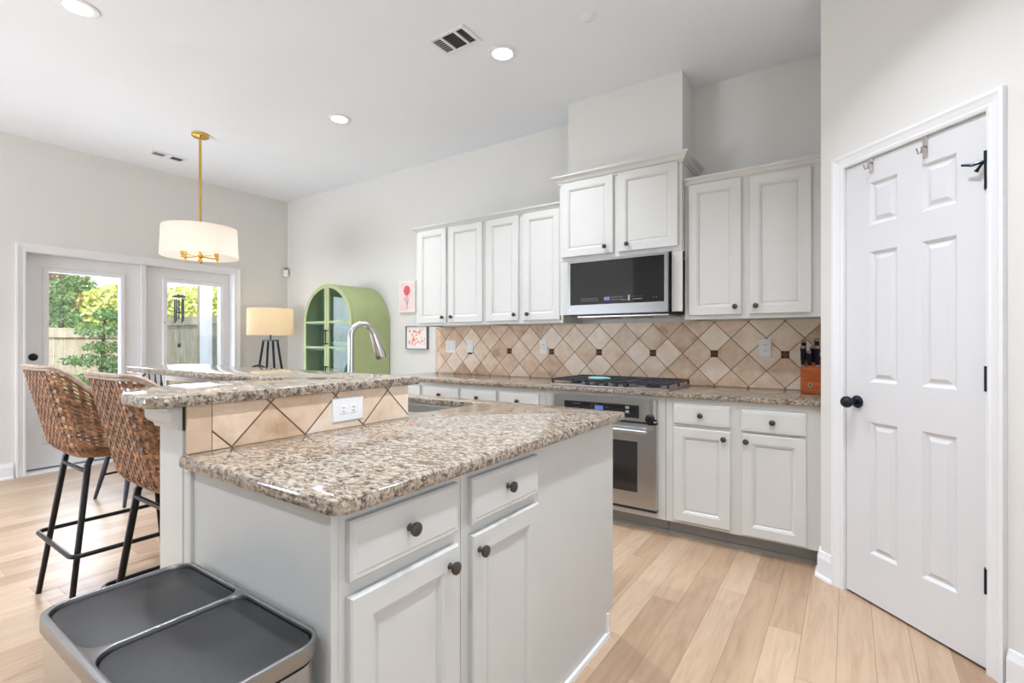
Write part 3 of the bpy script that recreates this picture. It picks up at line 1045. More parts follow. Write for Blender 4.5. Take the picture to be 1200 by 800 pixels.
b = MB(); b.box(-1.634, -1.102, YO + 0.006, YO + 0.0099, 0.722, 0.804); cp = b.build('display_glass', M_BGLASS, ov)
b = MB(); b.box(-1.405, -1.345, YO + 0.0050, YO + 0.0058, 0.752, 0.785); b.build('display', M_DISP, cp)
FO = FY(YO + 0.0058)
icons(cp, -1.56, 0.787, 4, 0.014, 0.01, 0.003, FO); icons(cp, -1.545, 0.757, 2, 0.018, 0.005, 0.004, FO)
icons(cp, -1.325, 0.772, 2, 0.014, 0.003, 0.006, FO)
b = MB(); b.box(-1.190, -1.165, YO + 0.0050, YO + 0.0058, 0.778, 0.795); b.build('light_key', M_ICON, cp)
b = MB(); b.box(-1.190, -1.165, YO + 0.0050, YO + 0.0058, 0.750, 0.768)
b.build('light_key', M_ICON, cp)
b = MB(); b.box(-1.735, -0.988, YO + 0.006, YO + 0.038, 0.690, 0.7015); b.build('door_gap', M_RUB, ov)
b = MB()
for q in ((-1.735, -1.614, 0.158, 0.690), (-1.108, -0.988, 0.158, 0.690), (-1.614, -1.108, 0.158, 0.252), (-1.614, -1.108, 0.574, 0.690)):
    b.box(q[0], q[1], YO, YO + 0.038, q[2], q[3])
od = b.build('oven_door', M_STEEL, ov)
b = MB(); b.box(-1.614, -1.108, YO + 0.003, YO + 0.02, 0.252, 0.574); b.build('oven_window', M_OGLASS, od)
b = MB(); b.tube([(-1.672, YO - 0.030, 0.645), (-1.664, YO - 0.042, 0.645), (-1.05, YO - 0.042, 0.645), (-1.042, YO - 0.030, 0.645)], [0.012, 0.014, 0.014, 0.012], 12)
for x in (-1.655, -1.062):
    b.box(x - 0.012, x + 0.012, YO - 0.036, YO + 0.0005, 0.636, 0.654)
b.build('handle', M_STEEL, od, smooth=True)
b = MB(); b.box(-1.735, -0.988, YO + 0.004, YO + 0.04, 0.140, 0.157); b.build('bottom_trim', M_IRON, ov)
b = MB()
lat(b, FY(YO - 0.003), -1.022, 0.728, [(0.024, 0), (0.030, 0.006), (0.030, 0.02), (0.022, 0.028), (0.006, 0.03)])
b.box(-1.038, -1.006, YO - 0.018, YO - 0.0025, 0.690, 0.722); b.box(-1.000, -0.982, YO - 0.012, YO - 0.0025, 0.715, 0.725)
b.build('child_lock', M_BLACK, ov, smooth=True)

# ------------------------------------------------------------------ cooktop
ct = thing('gas_cooktop', (-1.36, 3.36, 0.8965), 'stainless gas cooktop with black cast iron grates', 'cooktop')
b = MB(); b.slab(rpoly(rect(-1.795, -0.930, 3.100, 3.625), 0.02), 0.8968, 0.909, 0.004); b.build('tray', M_STEEL, ct, smooth=True)
for (gx0, gx1) in ((-1.785, -1.510), (-1.503, -1.222), (-1.215, -0.938)):
    b = MB()
    gy0, gy1, zt, h = 3.125, 3.612, 0.944, 0.012
    w_ = 0.011
    for (a, c_, p, q) in ((gx0, gx1, gy0, gy0 + w_), (gx0, gx1, gy1 - w_, gy1), (gx0, gx0 + w_, gy0 + w_, gy1 - w_), (gx1 - w_, gx1, gy0 + w_, gy1 - w_)):
        b.box(a, c_, p, q, zt - h, zt)
    for yy in (gy0 + 0.12, (gy0 + gy1) / 2, gy1 - 0.12):
        b.box(gx0 + w_, gx1 - w_, yy - 0.005, yy + 0.005, zt - h, zt)
    xm = (gx0 + gx1) / 2
    b.box(xm - 0.005, xm + 0.005, gy0 + w_, gy0 + 0.075, zt - h, zt); b.box(xm - 0.005, xm + 0.005, gy0 + 0.165, gy1 - 0.165, zt - h, zt); b.box(xm - 0.005, xm + 0.005, gy1 - 0.075, gy1 - w_, zt - h, zt)
    for xx in (gx0 + 0.001, gx1 - 0.013):
        for yy in (gy0, gy1 - 0.013, (gy0 + gy1) / 2 - 0.006):
            b.box(xx, xx + 0.012, yy, yy + 0.012, 0.9092, zt - h)
    b.build('grate', M_IRON, ct, bevel=0.002)
for (x, y, r) in ((-1.648, 3.245, 0.038), (-1.648, 3.492, 0.045), (-1.362, 3.37, 0.055), (-1.077, 3.245, 0.045), (-1.077, 3.492, 0.038)):
    b = MB(); b.lathe([(r * 1.15, 0.9092), (r * 1.15, 0.914), (r, 0.916), (r, 0.924), (r * 0.8, 0.927), (0.004, 0.928)], (x, y, 0)); b.build('burner', M_IRON, ct, smooth=True)
for i in range(5):
    b = MB()
    b.lathe([(0.017, 0.9092), (0.016, 0.927), (0.012, 0.930), (0.002, 0.931)], (-1.50 + i * 0.07, 3.1155, 0), 14)
    b.build('control_knob', M_IRON, ct, smooth=True)
b = MB()
b.tube([(-1.445 + 0.058 * cos(2 * pi * k / 24), 3.165 + 0.034 * sin(2 * pi * k / 24), 0.956) for k in range(24)], 0.009, 10, closed=True)
b.tube([(-1.389, 3.163, 0.957), (-1.345, 3.155, 0.958)], [0.009, 0.007], 10)
tag(b.build('spoon_rest', M_TEAL, smooth=True), 'small pale teal spoon rest lying on the front of the cooktop grates', 'spoon rest')

# ------------------------------------------------------------------ knife block and knives
kb = thing('knife_block', (-0.19, 3.50, 0.8965), 'reddish cherry wood knife block at the right end of the back counter', 'knife block')
KB = Matrix.Translation((-0.19, 3.45, 0.8970))
def KM(p): return KB @ Vector(p)
b = MB()
poly = [(0.0, 0), (0.13, 0.0), (0.19, 0.17), (0.115, 0.225), (-0.0, 0.150)]
b.loops([[KM((-0.053, y, z)) for y, z in poly], [KM((0.053, y, z)) for y, z in poly]])
b.build('block', M_KBLOCK, kb, bevel=0.003)
b = MB(); b.box(-0.203, -0.183, 3.4490, 3.4499, 0.938, 0.958); b.build('maker_plate', M_CHROME, kb)
b = MB(); b.box(-0.198, -0.188, 3.4484, 3.4489, 0.943, 0.953); b.build('maker_mark', M_DARKP, kb)
kpos = [(-0.040, 0.020, 1.15), (-0.037, 0.060, 1.25), (-0.008, 0.020, 0.85), (0.010, 0.050, 0.95), (0.034, 0.022, 1.15), (0.030, 0.065, 1.3)]
klab = ['front left knife standing in the cherry block', 'knife at the back left of the cherry block', 'shorter knife in the front middle of the cherry block',
        'short knife in the rear middle of the cherry block', 'front right knife in the cherry block', 'tallest knife at the back right of the cherry block']
for (x, y, s), lb in zip(kpos, klab):
    top = 0.150 + y * 0.652
    d = Vector((0, -0.35, 0.94)).normalized()
    base_ = Vector((x, y, top))
    t_ = thing('kitchen_knife', tuple(KM(base_)), lb, 'knife')
    b = MB()
    P = [KM(base_ + d * (0.0007 + 0.012 * s)), KM(base_ + d * 0.045 * s), KM(base_ + d * 0.085 * s + Vector((0, -0.004, 0))), KM(base_ + d * 0.105 * s + Vector((0, -0.010, 0)))]
    b.tube(P, [0.011, 0.0135, 0.013, 0.015], 10); b.build('handle', M_BLUEBLK, t_, smooth=True)
    b = MB(); b.tube([KM(base_ + d * 0.0006), KM(base_ + d * 0.011 * s)], 0.0115, 10); b.build('bolster', M_CHROME, t_, smooth=True)
    b = MB(); b.tube([KM(base_ + d * 0.1055 * s + Vector((0, -0.010, 0))), KM(base_ + d * 0.110 * s + Vector((0, -0.011, 0)))], 0.0145, 10); b.build('end_cap', M_CHROME, t_, smooth=True)

# ------------------------------------------------------------------ peninsula: cabinets, knee wall, tops
IX = -0.822
def islcab(name, y0, y1, label, drawer=None, door=None, kd=None, kk=None):
    t_ = thing(name, (-1.12, (y0 + y1) / 2, 0), label, 'cabinet')
    b = MB(); b.box(-1.418, IX, y0 + 0.0005, y1 - 0.0005, 0.0, 0.8805); b.build('body', M_ISL, t_)
    if drawer: front(t_, FX(IX), 'drawer', *drawer, M_ISL, kd, ks=0.95)
    if door: front(t_, FX(IX), 'door', *door, M_ISL, kk, ks=0.95)
    return t_
c1 = islcab('peninsula_cabinet', 0.602, 0.968, 'peninsula base cabinet nearest the trash can', (0.618, 0.942, 0.736, 0.858), (0.618, 0.942, 0.10, 0.706), (0.772, 0.800), (0.905, 0.664))
b = MB()
b.box(-1.4185, IX, 0.590, 0.6018, 0.0, 0.8805)
b.box(-1.4185, -1.404, 0.583, 0.590, 0.0, 0.8805)
b.box(IX - 0.012, IX + 0.0, 0.586, 0.590, 0.0, 0.8805)
b.build('end_panel', M_ISL, c1)
c2 = islcab('peninsula_cabinet', 0.969, 1.345, 'peninsula base cabinet in the middle of the run, beside the plain panel', (0.996, 1.324, 0.734, 0.856), (0.998, 1.326, 0.10, 0.706), (1.152, 0.800), (1.022, 0.664))
t_ = thing('peninsula_cabinet', (-1.12, 1.6, 0), 'plain panelled corner cabinet at the far end of the peninsula', 'cabinet')
b = MB(); b.box(-1.418, IX, 1.346, 1.955, 0.10, 0.8805); b.box(-1.418, IX, 1.346, 1.893, 0.0, 0.10); b.build('body', M_ISL, t_)
b = MB(); b.box(IX + 0.0005, IX + 0.012, 0.66, 1.898, 0.0, 0.018); b.box(IX + 0.0005, IX + 0.010, 1.884, 1.897, 0.018, 0.095)
b.build('shoe_moulding', M_TRIM, t_)
# sink run along the far leg
t_ = thing('sink_cabinet', (-2.4, 1.65, 0), 'sink base cabinet along the far leg of the peninsula', 'cabinet')
b = MB()
b.box(-3.30, -1.4190, 1.3715, 1.385, 0.1, 0.8805); b.box(-3.30, -3.285, 1.385, 1.94, 0.1, 0.8805)
b.box(-3.285, -1.4190, 1.385, 1.94, 0.1, 0.115); b.box(-2.32, -2.305, 1.385, 1.94, 0.115, 0.8805); b.box(-1.434, -1.419, 1.385, 1.94, 0.115, 0.8805)
b.box(-3.30, -1.4190, 1.94, 1.955, 0.1, 0.8805)
b.box(-3.30, -1.4190, 1.86, 1.875, 0.0, 0.0995)
b.build('body', M_ISL, t_)
FPY = lambda u, n, z: (u, 1.9555 + n, z)
for (a, c_) in ((-3.27, -2.80), (-2.78, -2.33), (-2.29, -1.88), (-1.86, -1.45)):
    front(t_, FPY, 'door', a, c_, 0.125, 0.706, M_ISL, ((a + 0.03), 0.66))
    front(t_, FPY, 'drawer', a, c_, 0.736, 0.858, M_ISL, ((a + c_) / 2, 0.80))

# knee wall
b = MB()
b.box(-1.592, -1.440, 0.600, 1.368, 0, 1.0405)
b.box(-3.285, -1.592, 1.250, 1.368, 0, 1.0405)
kw = struct(b.build('wall_peninsula', M_TAN), 'L shaped knee wall carrying the raised granite bar')
b = MB()   # end post
b.box(-1.594, -1.456, 0.5845, 0.5998, 0, 0.9735)
b.box(-1.4555, -1.4195, 0.588, 0.5998, 0, 0.881)
b.build('post', M_CAB, kw, local=True)
b = MB()
b.sweep([(-1.5925, 0.78), (-1.5925, 0.5845), (-1.4545, 0.5845)], [(0, 0.974), (0.010, 0.976), (0.013, 0.986), (0.022, 0.992), (0.027, 1.000), (0.028, 1.020), (0.034, 1.026), (0.036, 1.0400), (0, 1.0400)])
b.build('capital', M_CAB, kw, local=True)
b = MB(); b.box(-3.287, -1.66, 1.236, 1.2495, 0.985, 1.0400); b.box(-3.300, -3.2855, 1.236, 1.370, 0, 1.0400)
b.build('cap_trim', M_TRIM, kw, local=True)
# tile on the knee wall
b = MB(); b.box(-1.4395, -1.431, 0.6485, 1.370, 0.9145, 1.0402)
tb = tag(b.build('bar_tile_face', M_TILEB), 'strip of beige diagonal tile between the lower counter and the raised bar', 'tile strip')
b = MB(); b.box(-1.4395, -1.431, 0.586, 0.6465, 0.9145, 1.0402); b.build('square_tile', M_TILEP, tb)
b = MB(); b.box(-1.4395, -1.4325, 0.6466, 0.6484, 0.9145, 1.0402); b.build('grout_joint', M_MOS, tb)
plate('wall_outlet', FX(-1.431), 1.024, 1.150, 0.936, 1.019, 'white sideways outlet in the tile strip below the raised bar', 'outlet', 'outlet', True)

# lower L counter with sink cut-out
hole = rpoly(rect(-2.24, -1.470, 1.475, 1.872), 0.05)
b = MB()
b.slab(rpoly([(-1.430, 0.567), (-0.777, 0.567), (-0.777, 1.985), (-3.33, 1.985), (-3.33, 1.3715), (-1.430, 1.3715)], [0, 0.03, 0.012, 0.01, 0, 0]),
       0.882, 0.9140, 0.007, [hole])
tag(b.build('peninsula_countertop', M_GRAN, smooth=True), 'lower granite countertop of the peninsula, with the sink cut into it', 'countertop')
# sink
b = MB()
outer = rpoly(rect(-2.250, -1.460, 1.465, 1.882), 0.055)
R = []
for ins, z in ((0.0, 0.8810), (0.012, 0.8810), (0.014, 0.875), (0.018, 0.72), (0.035, 0.70)):
    R.append([(p[0], p[1], z) for p in offset(outer, ins)])
b.loops(R, True, False, True)
sk = b.build('kitchen_sink', M_STEEL, smooth=True)
tag(sk, 'undermount stainless sink in the far corner of the lower counter', 'sink')
sm = sk.modifiers.new('solid', 'SOLIDIFY'); sm.thickness = 0.0015; sm.offset = 0
# faucet
fa = thing('faucet', (-1.862, 1.432, 0.9140), 'tall brushed nickel gooseneck faucet rising behind the raised bar', 'faucet')
b = MB(); b.lathe([(0.028, 0.9145), (0.028, 0.922), (0.020, 0.928), (0.018, 0.99), (0.0155, 1.0)], (-1.862, 1.432, 0), 20); b.build('base', M_CHROME, fa, smooth=True)
fx, fy = -1.862, 1.432
dx, dy = 0.30, 0.954
pts = [(fx, fy, 1.0), (fx, fy, 1.22)]
R_ = 0.054
for k in range(1, 15):
    a = pi * k / 14 * 0.93
    q = R_ * (1 - cos(a))
    pts.append((fx + dx * q, fy + dy * q, 1.236 + R_ * sin(a)))
b = MB(); b.tube(pts, 0.0135, 14); b.build('neck', M_CHROME, fa, smooth=True)
e = Vector(pts[-1]); d = (Vector(pts[-1]) - Vector(pts[-2])).normalized()
b = MB(); b.tube([e + d * 0.0005, e + d * 0.04, e + d * 0.105, e + d * 0.122], [0.0165, 0.020, 0.027, 0.025], 16); b.build('spray_head', M_CHROME, fa, smooth=True)
b = MB(); b.tube([(fx + 0.018, fy, 0.965), (fx + 0.05, fy, 0.975), (fx + 0.10, fy + 0.01, 0.985)], [0.009, 0.008, 0.006], 10); b.build('lever', M_CHROME, fa, smooth=True)

# raised bar top
b = MB()
b.slab(rpoly([(-1.790, 0.72), (-1.740, 0.545), (-1.60, 0.495), (-1.405, 0.495), (-1.405, 1.412), (-3.335, 1.412), (-3.335, 1.050), (-1.790, 1.050)], [0.12, 0.05, 0.12, 0.05, 0.01, 0.03, 0.03, 0.02], 6),
       1.041, 1.072, 0.008)
tag(b.build('bar_countertop', M_GRAN, smooth=True), 'raised L shaped granite bar top above the knee wall', 'bar top')

# ------------------------------------------------------------------ trash can
tc = thing('trash_can', (-1.12, 0.42, 0), 'two-lid stainless steel trash can against the end of the peninsula', 'trash can')
TX0, TX1, TY0, TY1 = -1.400, -0.818, 0.284, 0.578
ou = rpoly(rect(TX0, TX1, TY0, TY1), 0.055, 8)
inn = offset(ou, 0.006)
b = MB(); b.slab(inn, 0.03, 0.612, 0.002); b.build('body', M_STEELV, tc, smooth=True)
b = MB(); b.slab(offset(ou, 0.009), 0.6122, 0.6198, 0.0); b.build('black_band', M_RUB, tc)
b = MB(); b.slab(offset(ou, 0.002), 0.0, 0.0298, 0.004); b.build('base', M_RUB, tc, smooth=True)
XM = -1.122
h1 = rpoly(rect(TX0 + 0.008, XM - 0.004, TY0 + 0.014, TY1 - 0.009), [0.05, 0.05, 0.03, 0.045], 8)
h2 = rpoly(rect(XM + 0.004, TX1 - 0.008, TY0 + 0.014, TY1 - 0.009), [0.05, 0.05, 0.045, 0.03], 8)
b = MB(); b.slab(ou, 0.620, 0.652, 0.0025, [h1, h2]); b.build('rim', M_STEELM, tc, smooth=True)
for h in (h1, h2):
    b = MB(); q = offset(h, 0.003)
    b.slab(q, 0.6202, 0.6440, 0.003); b.build('lid', M_LID, tc, smooth=True)
for x in (-1.27, -0.98):
    b = MB(); b.slab(rpoly(rect(x - 0.05, x + 0.05, 0.225, 0.2655), [0.012, 0.012, 0, 0]), 0.012, 0.026, 0.003); b.build('pedal', M_STEEL, tc, smooth=True)

# ------------------------------------------------------------------ bar stools
def make_stool(label, loc):
    st = thing('bar_stool', (0, 0, 0), label, 'bar stool', 'woven bar stools at the raised bar')
    a, yb, yf = 0.235, -0.245, 0.16
    # plan curve, t in [-1, 1]; straight arms then rounded back
    Lp = []
    arm = [(a, yf - (yf + 0.12) * k / 8) for k in range(8)]
    cor_ = [(a - 0.125 + 0.125 * cos(q), -0.12 - 0.125 * sin(q)) for q in [pi / 2 * k / 8 for k in range(9)]]
    half = arm + cor_ + [(0.04, yb)]
    pts_ = half + [(-x, y) for x, y in reversed(half)]
    # arclength table
    cum = [0]
    for p, q in zip(pts_[:-1], pts_[1:]):
        cum.append(cum[-1] + math.hypot(q[0] - p[0], q[1] - p[1]))
    tot = cum[-1]
    def plan(s):
        s = min(max(s, 0), 1) * tot
        for i in range(len(cum) - 1):
            if cum[i + 1] >= s - 1e-9:
                f_ = (s - cum[i]) / max(cum[i + 1] - cum[i], 1e-9)
                return (pts_[i][0] + f_ * (pts_[i + 1][0] - pts_[i][0]), pts_[i][1] + f_ * (pts_[i + 1][1] - pts_[i][1]))
        return pts_[-1]
    def sm(x): x = min(max(x, 0), 1); return x * x * (3 - 2 * x)
    def zr(y): return 0.885 + 0.215 * sm((-0.07 - y) / 0.155)
    ZB = 0.705
    def surf(s, v, off=0.0):
        x, y = plan(s)
        x1, y1 = plan(s - 0.004); x2, y2 = plan(s + 0.004)
        tx, ty = x2 - x1, y2 - y1
        l = math.hypot(tx, ty) or 1
        nx, ny = -ty / l, tx / l
        # outward
        if nx * x + ny * (y + 0.02) < 0: nx, ny = -nx, -ny
        z = ZB + v * (zr(y) - ZB)
        hgt = (z - ZB) / 0.4
        back = sm((-y - 0.02) / 0.22)
        y2_ = y - 0.095 * back * hgt
        x2_ = x * (1 + 0.03 * hgt - 0.07 * (1 - sm(hgt * 9 + 0.1)))
        y2_ *= (1 - 0.07 * (1 - sm(hgt * 9 + 0.1)))
        return (x2_ + nx * off, y2_ + ny * off, z)
    b = MB()
    NS, NV = 46, 20
    hw = 0.0070
    def ribbon(P, W, amp):
        rings = []
        for p, wv in zip(P, W):
            rings.append([p[0] - wv, p[0] + wv, p[1] + wv, p[1] - wv])
        b.loops(rings)
    # uprights
    for i in range(NS + 1):
        s = i / NS
        rings = []
        n = NV * 2
        for k in range(n + 1):
            v = k / n
            o_ = 0.0026 * cos(pi * (k / 2.0 - 0.5) + pi * i)
            ds = hw / tot
            p = [Vector(surf(s - ds, v, o_ - 0.0015)), Vector(surf(s + ds, v, o_ - 0.0015)), Vector(surf(s + ds, v, o_ + 0.0015)), Vector(surf(s - ds, v, o_ + 0.0015))]
            rings.append(p)
        b.loops(rings)
    for j in range(NV):
        v = (j + 0.5) / NV
        rings = []
        n = NS * 2
        for k in range(n + 1):
            s = k / n
            o_ = -0.0026 * cos(pi * (k / 2.0) + pi * j)
            p = [Vector(surf(s, v - 0.0058 / 0.38, o_ - 0.0015)), Vector(surf(s, v + 0.0058 / 0.38, o_ - 0.0015)), Vector(surf(s, v + 0.0058 / 0.38, o_ + 0.0015)), Vector(surf(s, v - 0.0058 / 0.38, o_ + 0.0015))]
            rings.append(p)
        b.loops(rings)
    b.build('woven_shell', M_RAT, st, local=True)
    b = MB()
    b.tube([surf(k / 60, 1.0, 0.0) for k in range(61)], 0.0085, 8)
    b.tube([surf(k / 60, 0.975, 0.004) for k in range(61)], 0.006, 6)
    b.build('rim', M_RIM, st, local=True, smooth=True)
    b = MB()
    b.slab(offset(rpoly([(-0.215, -0.222), (0.215, -0.222), (0.215, 0.20), (-0.215, 0.20)], [0.14, 0.14, 0.06, 0.06]), 0.008), 0.685, 0.735, 0.012)
    b.build('seat', M_RAT, st, local=True, smooth=True)
    lg = {}
    for sx in (-1, 1):
        for sy in (-1, 1):
            b = MB()
            b.tube([(sx * 0.150, sy * 0.165, 0.684), (sx * 0.158, sy * 0.180, 0.655), (sx * 0.232, sy * 0.262, 0.0)], [0.012, 0.013, 0.011], 10)
            b.build('leg', M_BLACK, st, local=True, smooth=True)
    b = MB()
    zz = 0.29
    b.tube([(p[0], p[1], zz) for p in rpoly(rect(-0.262, 0.262, -0.262, 0.262), 0.035, 5)], 0.010, 10, closed=True)
    b.build('foot_ring', M_BLACK, st, local=True, smooth=True)
    for sy in (-1, 1):
        b = MB(); b.tube([(-0.161, sy * 0.187, 0.628), (0.161, sy * 0.187, 0.628)], 0.009, 8); b.build('seat_brace', M_BLACK, st, local=True, smooth=True)
    st.location = loc
    return st
st1 = make_stool('woven rattan bar stool farther left, nearer the patio door', (-2.985, 0.935, 0))
st2 = copy_tree(st1)
st2.location = (-2.055, 0.920, 0)
st2['label'] = 'woven rattan bar stool closer to the white post, partly behind the bar top'

# ------------------------------------------------------------------ dining table and chairs
dt = thing('dining_table', (-4.74, 2.05, 0), 'round wooden dining table under the pendant, behind the bar', 'table')
b = MB(); b.lathe([(0.50, 0.715), (0.545, 0.722), (0.55, 0.735), (0.545, 0.745), (0.01, 0.746)], (-4.74, 2.05, 0), 48); b.build('tabletop', M_TABLE, dt, smooth=True)
b = MB(); b.lathe([(0.05, 0.714), (0.045, 0.6), (0.06, 0.4), (0.075, 0.2), (0.06, 0.12), (0.06, 0.07)], (-4.74, 2.05, 0), 24); b.build('pedestal', M_TABLE, dt, smooth=True)
for k in range(4):
    a = pi / 4 + k * pi / 2
    b = MB(); b.tube([(-4.74 + 0.05 * cos(a), 2.05 + 0.05 * sin(a), 0.11), (-4.74 + 0.2 * cos(a), 2.05 + 0.2 * sin(a), 0.06), (-4.74 + 0.36 * cos(a), 2.05 + 0.36 * sin(a), 0.022)], [0.035, 0.03, 0.02], 10); b.build('foot', M_TABLE, dt, smooth=True)

def make_chair():
    c = thing('dining_chair', (0, 0, 0), 'x', 'chair', 'dark spindle dining chairs')
    b = MB(); b.slab(rpoly([(-0.20, -0.19), (0.20, -0.19), (0.215, 0.20), (-0.215, 0.20)], 0.07), 0.435, 0.468, 0.01); b.build('seat', M_CHAIR, c, local=True, smooth=True)
    for sx in (-1, 1):
        for sy in (-1, 1):
            b = MB(); b.tube([(sx * 0.14, sy * 0.13, 0.434), (sx * 0.18, sy * 0.175, 0.2), (sx * 0.215, sy * 0.215, 0.0)], [0.014, 0.018, 0.011], 10); b.build('leg', M_CHAIR, c, local=True, smooth=True)
    b = MB()
    for sx in (-1, 1):
        b.tube([(sx * 0.185, -0.18, 0.18), (sx * 0.185, 0.18, 0.18)], 0.009, 8)
    b.tube([(-0.185, 0, 0.18), (0.185, 0, 0.18)], 0.009, 8)
    b.build('stretcher', M_CHAIR, c, local=True, smooth=True)
    hoop = []
    for k in range(25):
        a = pi * k / 24
        x = 0.205 * cos(a); h = sin(a) ** 0.75
        hoop.append((x, -0.165 - 0.075 * h, 0.466 + 0.487 * h))
    b = MB(); b.tube(hoop, 0.011, 8); b.build('hoop_back', M_CHAIR, c, local=True, smooth=True)
    for i in range(6):
        x = -0.125 + i * 0.05
        hh = 0.466 + 0.487 * (1 - (x / 0.205) ** 2) ** 0.375
        yt = -0.165 - 0.075 * (1 - (x / 0.205) ** 2) ** 0.375
        P = [Vector((x * 0.9, -0.165, 0.466)).lerp(Vector((x, yt, hh)), q) for q in (0, 0.3, 0.62, 0.68, 0.74, 1)]
        b = MB(); b.tube(P, [0.006, 0.007, 0.013, 0.014, 0.008, 0.005], 8); b.build('spindle', M_CHAIR, c, local=True, smooth=True)
    return c
ch = make_chair()
spots = [((-4.60, 1.56, 0), 0.12, 'dark spindle chair glimpsed between the two bar stools'),
         ((-5.38, 2.04, 0), -pi / 2, 'dark spindle chair seen under the far bar top, beside the patio doors'),
         ((-5.09, 2.62, 0), pi + 0.55, 'dark round-back chair whose top peeks over the bar beside the table lamp')]
for i, (p, r, lb) in enumerate(spots):
    o = ch if i == 0 else copy_tree(ch)
    o.location = p; o.rotation_euler = (0, 0, r); o['label'] = lb

# ------------------------------------------------------------------ pendant light
px_, py_ = -4.742, 2.047
pn = thing('pendant_light', (px_, py_, CZ), 'cream drum pendant on a brass rod over the dining table', 'pendant light')
b = MB(); b.lathe([(0.066, CZ - 0.0005), (0.066, CZ - 0.022), (0.058, CZ - 0.028), (0.012, CZ - 0.030)], (px_, py_, 0), 28); b.build('canopy', M_BRASS, pn, smooth=True)
b = MB(); b.tube([(px_, py_, CZ - 0.03), (px_, py_, 1.985)], 0.011, 12); b.build('rod', M_BRASS, pn, smooth=True)
b = MB(); b.lathe([(0.297, 1.958), (0.300, 1.958), (0.290, 2.212), (0.287, 2.212)], (px_, py_, 0), 56, caps=(False, False)); 
b.build('drum_shade', M_SHADE, pn, smooth=True)
b = MB()
for k in range(3):
    a = 0.4 + k * 2 * pi / 3
    b.tube([(px_ + 0.01 * cos(a), py_ + 0.01 * sin(a), 2.204), (px_ + 0.288 * cos(a), py_ + 0.288 * sin(a), 2.204)], 0.003, 6)
b.build('shade_spider', M_BRASS, pn, smooth=True)
b = MB(); b.lathe([(0.004, 1.895), (0.016, 1.905), (0.018, 1.925), (0.010, 1.945), (0.024, 1.955), (0.024, 1.975), (0.011, 1.985)], (px_, py_, 0), 18); b.build('hub', M_BRASS, pn, smooth=True)
for k in range(4):
    a = radians(18) + k * pi / 2
    cx, cy = px_ + 0.175 * cos(a), py_ + 0.175 * sin(a)
    b = MB(); b.tube([(px_ + 0.02 * cos(a), py_ + 0.02 * sin(a), 1.962), (cx, cy, 1.962)], 0.005, 8)
    b.lathe([(0.003, 1.925), (0.010, 1.932), (0.006, 1.950), (0.013, 1.956), (0.013, 2.02), (0.009, 2.024)], (cx, cy, 0), 12)
    ar = b.build('arm', M_BRASS, pn, smooth=True)
    b = MB(); b.lathe([(0.008, 2.0245), (0.017, 2.045), (0.019, 2.065), (0.010, 2.095), (0.002, 2.105)], (cx, cy, 0), 12); b.build('bulb', M_BULB, ar, smooth=True)
def point(name, loc, p, col, r=0.05):
    l = bpy.data.lights.new(name, 'POINT'); l.energy = p; l.color = col; l.shadow_soft_size = r
    o = bpy.data.objects.new(name, l); o.location = loc; COL.objects.link(o); return o
for k in range(3):
    a = radians(63) + k * 2 * pi / 3
    point('pendant_bulb', (px_ + 0.10 * cos(a), py_ + 0.10 * sin(a), 2.085), PEND / 3, (1, 0.90, 0.78), 0.04)

# ------------------------------------------------------------------ table lamp on its side table
lx, ly = -5.60, 3.176
sdt = thing('side_table', (lx, ly, 0), 'small dark side table in the corner under the lamp', 'table')
b = MB(); b.box(lx - 0.26, lx + 0.26, ly - 0.24, ly + 0.24, 0.735, 0.760); b.build('tabletop', M_CHAIR, sdt, bevel=0.003)
for sx in (-1, 1):
    for sy in (-1, 1):
        b = MB(); b.box(lx + sx * 0.22 - 0.02, lx + sx * 0.22 + 0.02, ly + sy * 0.20 - 0.02, ly + sy * 0.20 + 0.02, 0, 0.7345); b.build('leg', M_CHAIR, sdt)
tl = thing('table_lamp', (lx, ly, 0.7605), 'table lamp with a wide tan drum shade and a black four-legged base', 'lamp')
b = MB(); b.lathe([(0.246, 1.285), (0.250, 1.285), (0.246, 1.592), (0.242, 1.592)], (lx, ly, 0), 48, caps=(False, False)); b.build('lamp_shade', M_SHADE2, tl, smooth=True)
b = MB()
for k in range(4):
    a = pi / 4 + radians(34) + k * pi / 2
    b.tube([(lx + 0.078 * cos(a), ly + 0.078 * sin(a), 1.214), (lx + 0.145 * cos(a), ly + 0.145 * sin(a), 0.7725)], [0.013, 0.013], 8)
a0 = radians(34)
def RM(p):
    c, s = cos(a0), sin(a0)
    return (lx + c * p[0] - s * p[1], ly + s * p[0] + c * p[1], p[2])
b.box(-0.068, 0.068, -0.068, 0.068, 1.2145, 1.232, RM)
b.build('base', M_BLUEBLK, tl)
b = MB(); b.tube([(lx, ly, 1.232), (lx, ly, 1.34)], 0.008, 8); b.lathe([(0.016, 1.34), (0.016, 1.38), (0.012, 1.385)], (lx, ly, 0), 12)
for k in range(3):
    a = k * 2 * pi / 3
    b.tube([(lx + 0.01 * cos(a), ly + 0.01 * sin(a), 1.36), (lx + 0.243 * cos(a), ly + 0.243 * sin(a), 1.575)], 0.002, 6)
b.build('stem', M_BLUEBLK, tl, smooth=True)
b = MB(); b.lathe([(0.012, 1.386), (0.028, 1.42), (0.030, 1.44), (0.015, 1.468), (0.003, 1.475)], (lx, ly, 0), 16); b.build('bulb', M_BULB, tl, smooth=True)
point('lamp_bulb', (lx, ly, 1.52), LAMP, (1, 0.86, 0.68), 0.035)

